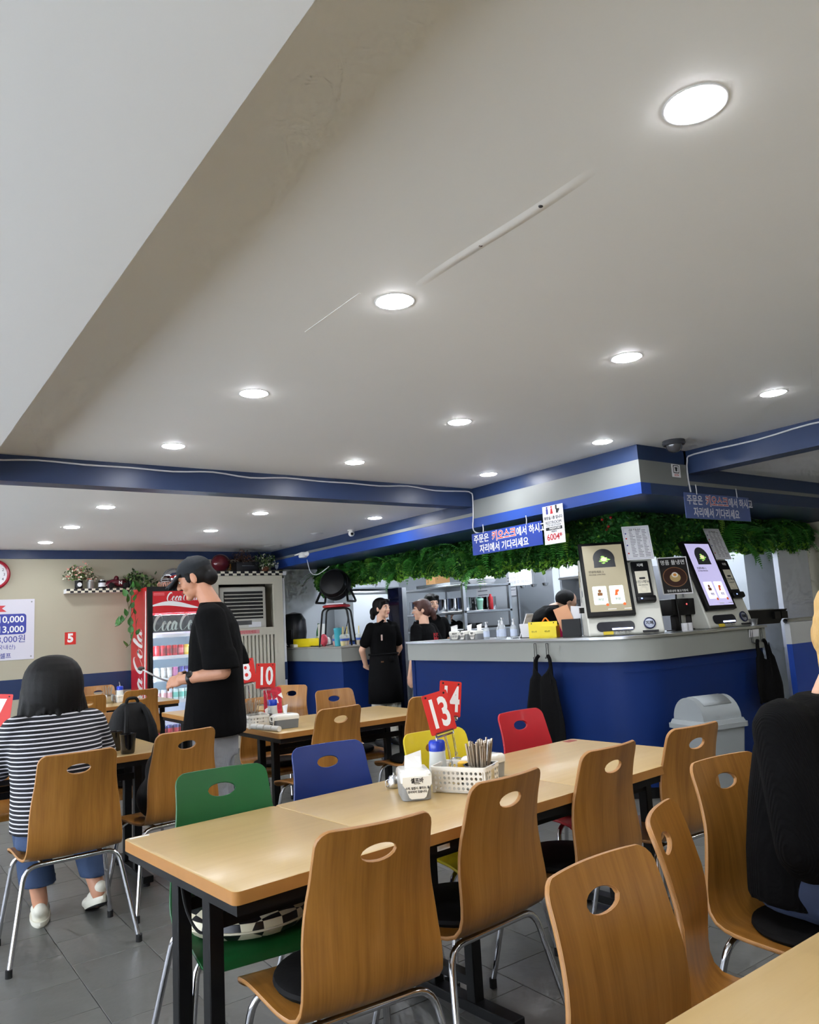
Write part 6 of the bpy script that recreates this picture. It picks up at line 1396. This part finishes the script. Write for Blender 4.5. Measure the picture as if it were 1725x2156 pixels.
b.cap((ox+.09, .2, .53), (ox+.16, .60, .51), .09, .08); loft(b, [(.185, .445, .20, .066, .072), (.17, .49, .30, .070, .078), (.145, .55, .42, .074, .085), (ox+.16, .60, .55, .07, .08)])
blob(b, 'jeans', jeans, t, .011, 3)
shoem = M('white_sneaker', (226, 222, 206), .6, bump=(60, .3, .006)); solem = M('sole_black', (30, 30, 30), .6)
def shoe(parent, heel, toe, upv=(0, 0, 1)):
    h = Vector(heel); d = (Vector(toe)-h); L = d.length; m = frame(d, upv); m.translation = h; mm = m.to_3x3().to_4x4()
    b = B(); 
    for p, r_ in (((0, .03, .045), (.036, .045, .05)), ((0, .10, .036), (.040, .07, .038)), ((0, .19, .028), (.044, .065, .03)), ((0, -.0, .07), (.032, .035, .032))): b.ell(m @ Vector(p), r_, mat=mm)
    o = blob(b, 'shoe', shoem, parent, .006, 2)
    s_ = B(); loft(s_, [(0, .105, -.004, .040, .135), (0, .105, .012, .046, .148), (0, .105, .026, .046, .146)], mat=m); s_.obj('sole', shoem, o); s_ = B(); loft(s_, [(0, .105, -.009, .038, .13), (0, .105, -.003, .042, .138)], mat=m); s_.obj('outsole', solem, o)
    b = B()
    for k in range(4): b.tube([m @ Vector((-.024, .07+.025*k, .072-.008*k)), m @ Vector((.024, .08+.025*k, .072-.008*k))], .003, 6)
    b.obj('laces', paper, o)
shoe(t, (-.045, .50, .012), (-.0, .75, .012)); shoe(t, (.20, .385, .085), (.20, .58, .012), (0, .35, 1))
b = B(); hm_ = frame((.10, 1, -.18)).to_3x3().to_4x4()
loft(b, [(hc.x, hc.y-.035, hc.z+z_, r_, r_*.9) for z_, r_ in ((-.145, .098), (-.12, .116), (-.08, .130), (-.03, .136), (.02, .133), (.06, .122), (.09, .104), (.112, .08), (.126, .05), (.131, .02))])
rr = random.Random(4)
for k in range(40):
    a = R(170+200*k/39); r_ = .116; px_, py_ = math.cos(a)*r_, math.sin(a)*r_*.82-.018; f = rr.uniform(1.02, 1.24)
    b.cap(hc+Vector((px_*.96, py_*.96, -.03)), hc+Vector((px_*f+rr.uniform(-.014, .014), py_*f, -.125-rr.uniform(0, .045))), .026, rr.uniform(.006, .011), 7)
blob(b, 'hair', hairb, t, .006, 1)
# ---------------------------------------------------------------- server standing in the gap
def standing(label, loc, rz, headF, hairm, top=1.60, apron_=True, sleeves=True, bun=True, glasses=False, arms='back', pants=None, sk=skin2, capm=None, print_=None, lean=0):
    """slim standing figure facing local +y, `top` metres tall"""
    t = thing('person', label, 'person', loc, rz); k = top/1.60; Z = lambda z: z*k; ly = lambda z: lean*max(0, z-.9)
    hc = Vector((0, .02+ly(1.5), Z(1.485))); b = B(); m = head(b, hc, headF, (0, -.01+ly(1.33), Z(1.335)), .97)
    b.cap((-.13, ly(1.3), Z(1.275)), (.13, ly(1.3), Z(1.275)), .035, .035); loft(b, [(0, 0, Z(.8), .13, .095), (0, ly(1.05), Z(1.05), .115, .085), (0, ly(1.32), Z(1.32), .12, .065)])
    for s in (-1, 1):
        if arms == 'back': el, wr, D = (s*.235, -.06, Z(1.04)), (s*.15, -.15, Z(.85)), (-s*.8, -.1, -.4)
        elif arms == 'down': el, wr, D = (s*.225, -.02, Z(1.03)), (s*.235, .04, Z(.80)), (0, .1, -1)
        else: el, wr, D = (s*.25, .10+ly(1), Z(1.04)), (s*.14, .32+ly(1), Z(1.06)), (-s*.4, 1, 0)
        b.cap((s*.145, ly(1.28), Z(1.265)), el, .038, .036); b.cap(el, wr, .036, .025); hand(b, wr, D, (-s, .2, 0), -s, .4, .93)
        b.cap((s*.08, 0, Z(.82)), (s*.085, .01, Z(.45)), .07, .048); b.cap((s*.085, .01, Z(.45)), (s*.09, -.02, .08), .045, .033); b.cap((s*.09, -.03, .045), (s*.10, .11, .035), .036, .03)
    blob(b, 'body', sk, t, .008); face_parts(t, hc, m, .97)
    b = B(); loft(b, [(0, 0, Z(.80), .165, .12), (0, ly(.95), Z(.95), .150, .11), (0, ly(1.1), Z(1.1), .152, .108), (0, ly(1.22), Z(1.22), .160, .108), (0, ly(1.29), Z(1.29), .148, .088), (0, ly(1.33), Z(1.335), .085, .066)], sq=2.2)
    for s in (-1, 1): b.cap((s*.14, ly(1.28), Z(1.28)), (s*.205, -.035 if arms != 'front' else .03+ly(1.1), Z(1.12)), .062, .062)
    blob(b, 'polo_shirt', teem, t, .009, 3)
    b = B(); b.prism([(-.075, -.0), (-.012, .055), (-.03, .07), (-.085, .03)], 0, .012, rotm(62, 0, 0, (0, .072+ly(1.32), Z(1.30)))).prism([(.075, -.0), (.012, .055), (.03, .07), (.085, .03)], 0, .012, rotm(62, 0, 0, (0, .072+ly(1.32), Z(1.30)))); b.obj('collar', teem, t, smooth=0)
    if apron_:
        b = B(); n = 18
        for z, w_, d in ((.46, .205, .165), (.7, .195, .16), (.95, .168, .128), (1.0, .158, .120)):
            for i in range(n+1):
                a = R(-10+200*i/n); b.v.append((w_*math.cos(a), d*math.sin(a)+.004+(.012*math.sin(i*1.7) if z < .6 else 0), Z(z)))
        b.f += [(r_*(n+1)+i, r_*(n+1)+i+1, (r_+1)*(n+1)+i+1, (r_+1)*(n+1)+i) for r_ in range(3) for i in range(n)]; b.mi += [0]*(3*n)
        o = b.obj('waist_apron', M('apron_dark', (8, 8, 9), .85, spec=.2, bump=(20, .3, .01)), t, smooth=80); o.modifiers.new('s', 'SOLIDIFY').thickness = .006
        B().tube([(.17*math.cos(a), .132*math.sin(a), Z(.985)) for a in np.linspace(0, 2*PI, 25)], .010, 6).ell((-.03, .14, Z(.93)), (.03, .015, .035)).obj('apron_tie', M('apron_dark'), t); B().box(.07, .10, .135, .142, Z(.90), Z(.915)).obj('apron_label', M('tan_leather', (120, 84, 56), .6), t, smooth=0)
    b = B(); loft(b, [(0, 0, Z(.70), .15, .11), (0, 0, Z(.88), .145, .11)])
    for s in (-1, 1): b.cap((s*.08, 0, Z(.8)), (s*.09, .01, Z(.45)), .09, .085); b.cap((s*.09, .01, Z(.45)), (s*.095, -.02, .14), .085, .08)
    blob(b, 'trousers', pants or M('cream_trousers', (226, 222, 206), .85, bump=(14, .4, .02)), t, .011, 3)
    b = B()
    for s in (-1, 1): b.cap((s*.09, -.05, .042), (s*.102, .13, .038), .042, .036)
    blob(b, 'shoes', M('dark_shoe'), t, .009)
    b = B(); m3 = m.to_3x3().to_4x4()
    b.ell(hc+m @ Vector((0, -.024, .042)), (.083, .097, .086), mat=m3); b.ell(hc+m @ Vector((0, -.048, .0)), (.079, .07, .078), mat=m3)
    for x in (-.04, .04): b.ell(hc+m @ Vector((x, .030, .085)), (.036, .05, .026), mat=m3); b.ell(hc+m @ Vector((x*1.8, .022, .035)), (.012, .026, .05), mat=m3)
    if bun: b.ell(hc+m @ Vector((0, -.125, -.035)), (.045, .04, .055), mat=m3); b.ell(hc+m @ Vector((0, -.135, -.085)), (.03, .03, .04), mat=m3)
    blob(b, 'hair', hairm, t, .008, 2)
    if capm:
        b = B(); b.ell(hc+m @ Vector((0, -.015, .065)), (.084, .1, .072), mat=m3)
        for q in range(5): u = (q-2)/2; b.cap(hc+m @ Vector((u*.055, .06, .055)), hc+m @ Vector((u*.05, .15-.02*u*u, .035)), .010, .008, 8)
        blob(b, 'baseball_cap', capm, t, .008)
    if glasses:
        b = B()
        for x in (-.033, .033): b.tube([hc+m @ Vector((x+.024*math.cos(a), .095, .006+.020*math.sin(a))) for a in np.linspace(0, 2*PI, 21)], .0016, 5)
        for x in (-.058, .058): b.tube([hc+m @ Vector((x, .094, .010)), hc+m @ Vector((x*1.32, .0, .012))], .0016, 5)
        b.tube([hc+m @ Vector((-.009, .096, .01)), hc+m @ Vector((.009, .096, .01))], .0016, 5); b.obj('glasses', M('pale_frame', (190, 190, 190), .3, .5), t)
    if print_:
        for i, (s_, z_) in enumerate((('가게', 1.20), ('냉면', 1.155))):
            q = text(s_, .05, red_ink, t, (.06, -.115, Z(z_)), (PI/2, 0, PI), bold=.02)
    return t
sv = standing('standing server in black polo and waist apron between the counters, hair in a bun', (4.80, 7.22, 0), R(172), (-.48, .90, -.02), hairb, 1.60)
B().box(.055, .075, .108, .114, 1.135, 1.20, bev=.004).obj('name_pin', M('pin_pink', (226, 196, 186), .5), sv)
standing('worker with brown bun and glasses behind the counter end, back turned', (5.02, 6.74, 0), R(17), (-.67, .73, -.05), hairbr, 1.55, apron_=False, glasses=True, arms='down', pants=M('black_trousers', (24, 24, 26), .8), print_=True)
standing('worker facing the brown-haired colleague behind the counter end', (5.46, 7.16, 0), R(165), (-.1, .95, -.1), hairb, 1.63, apron_=True, arms='down', pants=M('black_trousers'))
standing('cook with a dark cap bending behind the pot rack', (6.95, 8.72, 0), R(150), (-.1, .85, -.5), hairb, 1.56, apron_=False, arms='front', pants=M('black_trousers'), capm=M('cook_cap', (46, 50, 56), .8), lean=.15)
# worker bending away behind the kiosk
t = thing('person', 'worker in black bending forward behind the first kiosk', 'person', (5.22, 5.36, 0), R(-120))
b = B(); head(b, (0, .42, 1.42), (0, .8, -.6), (0, .27, 1.36), .97); loft(b, [(0, .0, .85, .14, .1), (0, .08, 1.08, .14, .1), (0, .2, 1.3, .13, .09), (0, .26, 1.38, .09, .07)])
for s in (-1, 1):
    b.cap((s*.16, .24, 1.31), (s*.24, .36, 1.10), .045, .038); b.cap((s*.24, .36, 1.10), (s*.15, .52, 1.0), .037, .026); hand(b, (s*.15, .52, 1.0), (-s*.3, 1, -.2), (0, 0, -1), -s, .4)
    b.cap((s*.09, 0, .86), (s*.09, .02, .47), .08, .05); b.cap((s*.09, .02, .47), (s*.09, 0, .09), .05, .035); b.cap((s*.09, -.02, .045), (s*.10, .13, .035), .038, .03)
blob(b, 'body', skin2, t, .009)
b = B(); loft(b, [(0, -.02, .80, .19, .15), (0, .0, .95, .185, .15), (0, .07, 1.12, .19, .15), (0, .15, 1.28, .19, .13), (0, .22, 1.36, .15, .10), (0, .26, 1.40, .085, .07)], sq=2.2)
for s in (-1, 1): b.cap((s*.15, .22, 1.31), (s*.225, .33, 1.15), .08, .078)
blob(b, 'tshirt', teem, t, .010, 3)
b = B(); loft(b, [(0, 0, .68, .17, .13), (0, 0, .9, .165, .125)])
for s in (-1, 1): b.cap((s*.09, 0, .82), (s*.095, .02, .47), .10, .08); b.cap((s*.095, .02, .47), (s*.095, 0, .12), .078, .07)
blob(b, 'trousers', M('black_trousers'), t, .011); b = B(); b.ell((0, .40, 1.46), (.085, .10, .085)); blob(b, 'hair', hairb, t, .009)
# ---------------------------------------------------------------- seated person at the right edge
t = thing('person', 'seated person with blond hair in a black ribbed sweater and jeans at the right edge', 'person', r3.location+Vector((.085, -.03, -.012)), r3.rotation_euler.z)
rib = M('black_rib_knit', (8, 8, 9), .95, spec=.15, bump=(1, .0, .0))
nt = rib.node_tree; bs = nt.nodes['Principled BSDF']; tc = nt.nodes.new('ShaderNodeTexCoord'); wv = nt.nodes.new('ShaderNodeTexWave'); wv.inputs['Scale'].default_value = 70; wv.bands_direction = 'X'; wv.inputs['Distortion'].default_value = 1.2; wv.inputs['Detail Scale'].default_value = 1.2
bp = nt.nodes.new('ShaderNodeBump'); bp.inputs['Strength'].default_value = .4; bp.inputs['Distance'].default_value = .006
nt.links.new(tc.outputs['Object'], wv.inputs['Vector']); nt.links.new(wv.outputs['Fac'], bp.inputs['Height']); nt.links.new(bp.outputs[0], bs.inputs['Normal'])
hc = Vector((-.075, .33, 1.235)); b = B(); mh = head(b, hc, (-.2, .9, -.25), (-.02, .24, 1.03), 1.0)
b.cap((-.16, .22, .97), (.16, .22, .97), .055, .055); loft(b, [(0, .17, .52, .14, .10), (0, .19, .75, .14, .1), (0, .22, .98, .13, .07)])
for s in (-1, 1):
    el = (s*.25, .29, .66); wr = (s*.12, .52, .73); b.cap((s*.185, .22, .97), el, .05, .042); b.cap(el, wr, .042, .028); hand(b, wr, (-s*.4, 1, 0), (0, 0, -1), -s, .35)
    b.cap((s*.10, .2, .54), (s*.14, .60, .53), .08, .06); b.cap((s*.14, .60, .53), (s*.14, .55, .10), .055, .037); b.cap((s*.14, .54, .05), (s*.15, .66, .04), .04, .033)
blob(b, 'body', skin2, t, .009); face_parts(t, hc, mh)
b = B(); loft(b, [(0, .15, .50, .225, .17), (0, .16, .62, .225, .17), (0, .18, .78, .215, .165), (0, .20, .91, .21, .15), (0, .22, 1.0, .17, .115), (-.01, .235, 1.05, .09, .08)], sq=2.3)
for s in (-1, 1): b.cap((s*.18, .215, .965), (s*.245, .28, .68), .088, .082); b.cap((s*.245, .28, .68), (s*.13, .50, .735), .078, .05)
blob(b, 'sweater', rib, t, .010, 3)
b = B(); loft(b, [(0, .16, .475, .20, .17), (0, .16, .60, .19, .15)])
for s in (-1, 1): b.cap((s*.11, .2, .555), (s*.15, .60, .54), .105, .092); b.cap((s*.15, .60, .54), (s*.15, .56, .14), .085, .075)
blob(b, 'jeans', jeansd, t, .010, 3)
b = B()
for s in (-1, 1): b.cap((s*.14, .50, .045), (s*.15, .68, .04), .044, .036)
blob(b, 'shoes', shoem, t, .009)
m3 = mh.to_3x3().to_4x4(); b = B(); b.ell(hc+mh @ Vector((0, -.025, .04)), (.10, .115, .098), mat=m3); b.ell(hc+mh @ Vector((0, -.05, -.04)), (.098, .085, .09), mat=m3)
for k in range(9):
    a = R(180+22*k); b.cap(hc+Vector((math.cos(a)*.09, math.sin(a)*.08-.02, .02)), hc+Vector((math.cos(a)*.108, math.sin(a)*.09-.02, -.20-.015*(k % 3))), .034, .02, 8)
blob(b, 'hair', hairbl, t, .008, 2)

# ================================================================= bags
bagm = M('backpack_nylon', (9, 10, 11), .65, spec=.3, bump=(40, .3, .006))
a = bk.rotation_euler.z
t = thing('backpack', 'black backpack standing on the chair behind the striped woman\'s table', 'backpack', (bk.location.x, bk.location.y, .412), a)
b = B(); loft(b, [(0, .18, .0, .15, .11), (0, .18, .05, .165, .12), (0, .17, .2, .168, .12), (0, .16, .34, .15, .11), (0, .15, .44, .11, .085), (0, .15, .49, .06, .05)], sq=2.6); blob(b, 'bag', bagm, t, .010, 3)
for s in (-1, 1): B().tube(catmull([(s*.05, .23, .47), (s*.07, .30, .38), (s*.085, .315, .2), (s*.10, .30, .04)], 5), .016, 8).obj('shoulder_strap', bagm, t)
B().tube(arc_tube([(-.04, .17, .47), (-.03, .17, .52), (.03, .17, .52), (.04, .17, .47)], .02), .010, 8).obj('grab_handle', bagm, t)
t = thing('dark_bag', 'soft black bag lying on the chair beside the striped woman', 'bag', (w2.location.x, w2.location.y, .408), w2.rotation_euler.z)
b = B(); b.ell((-.06, .15, .10), (.11, .11, .11)); b.ell((-.05, .16, .22), (.07, .08, .10)); blob(b, 'bag', bagm, t, .009, 3); B().tube(catmull([(-.10, .15, .25), (-.07, .15, .36), (-.02, .16, .28)], 6), .009, 8).obj('strap', bagm, t)
flush_texts()
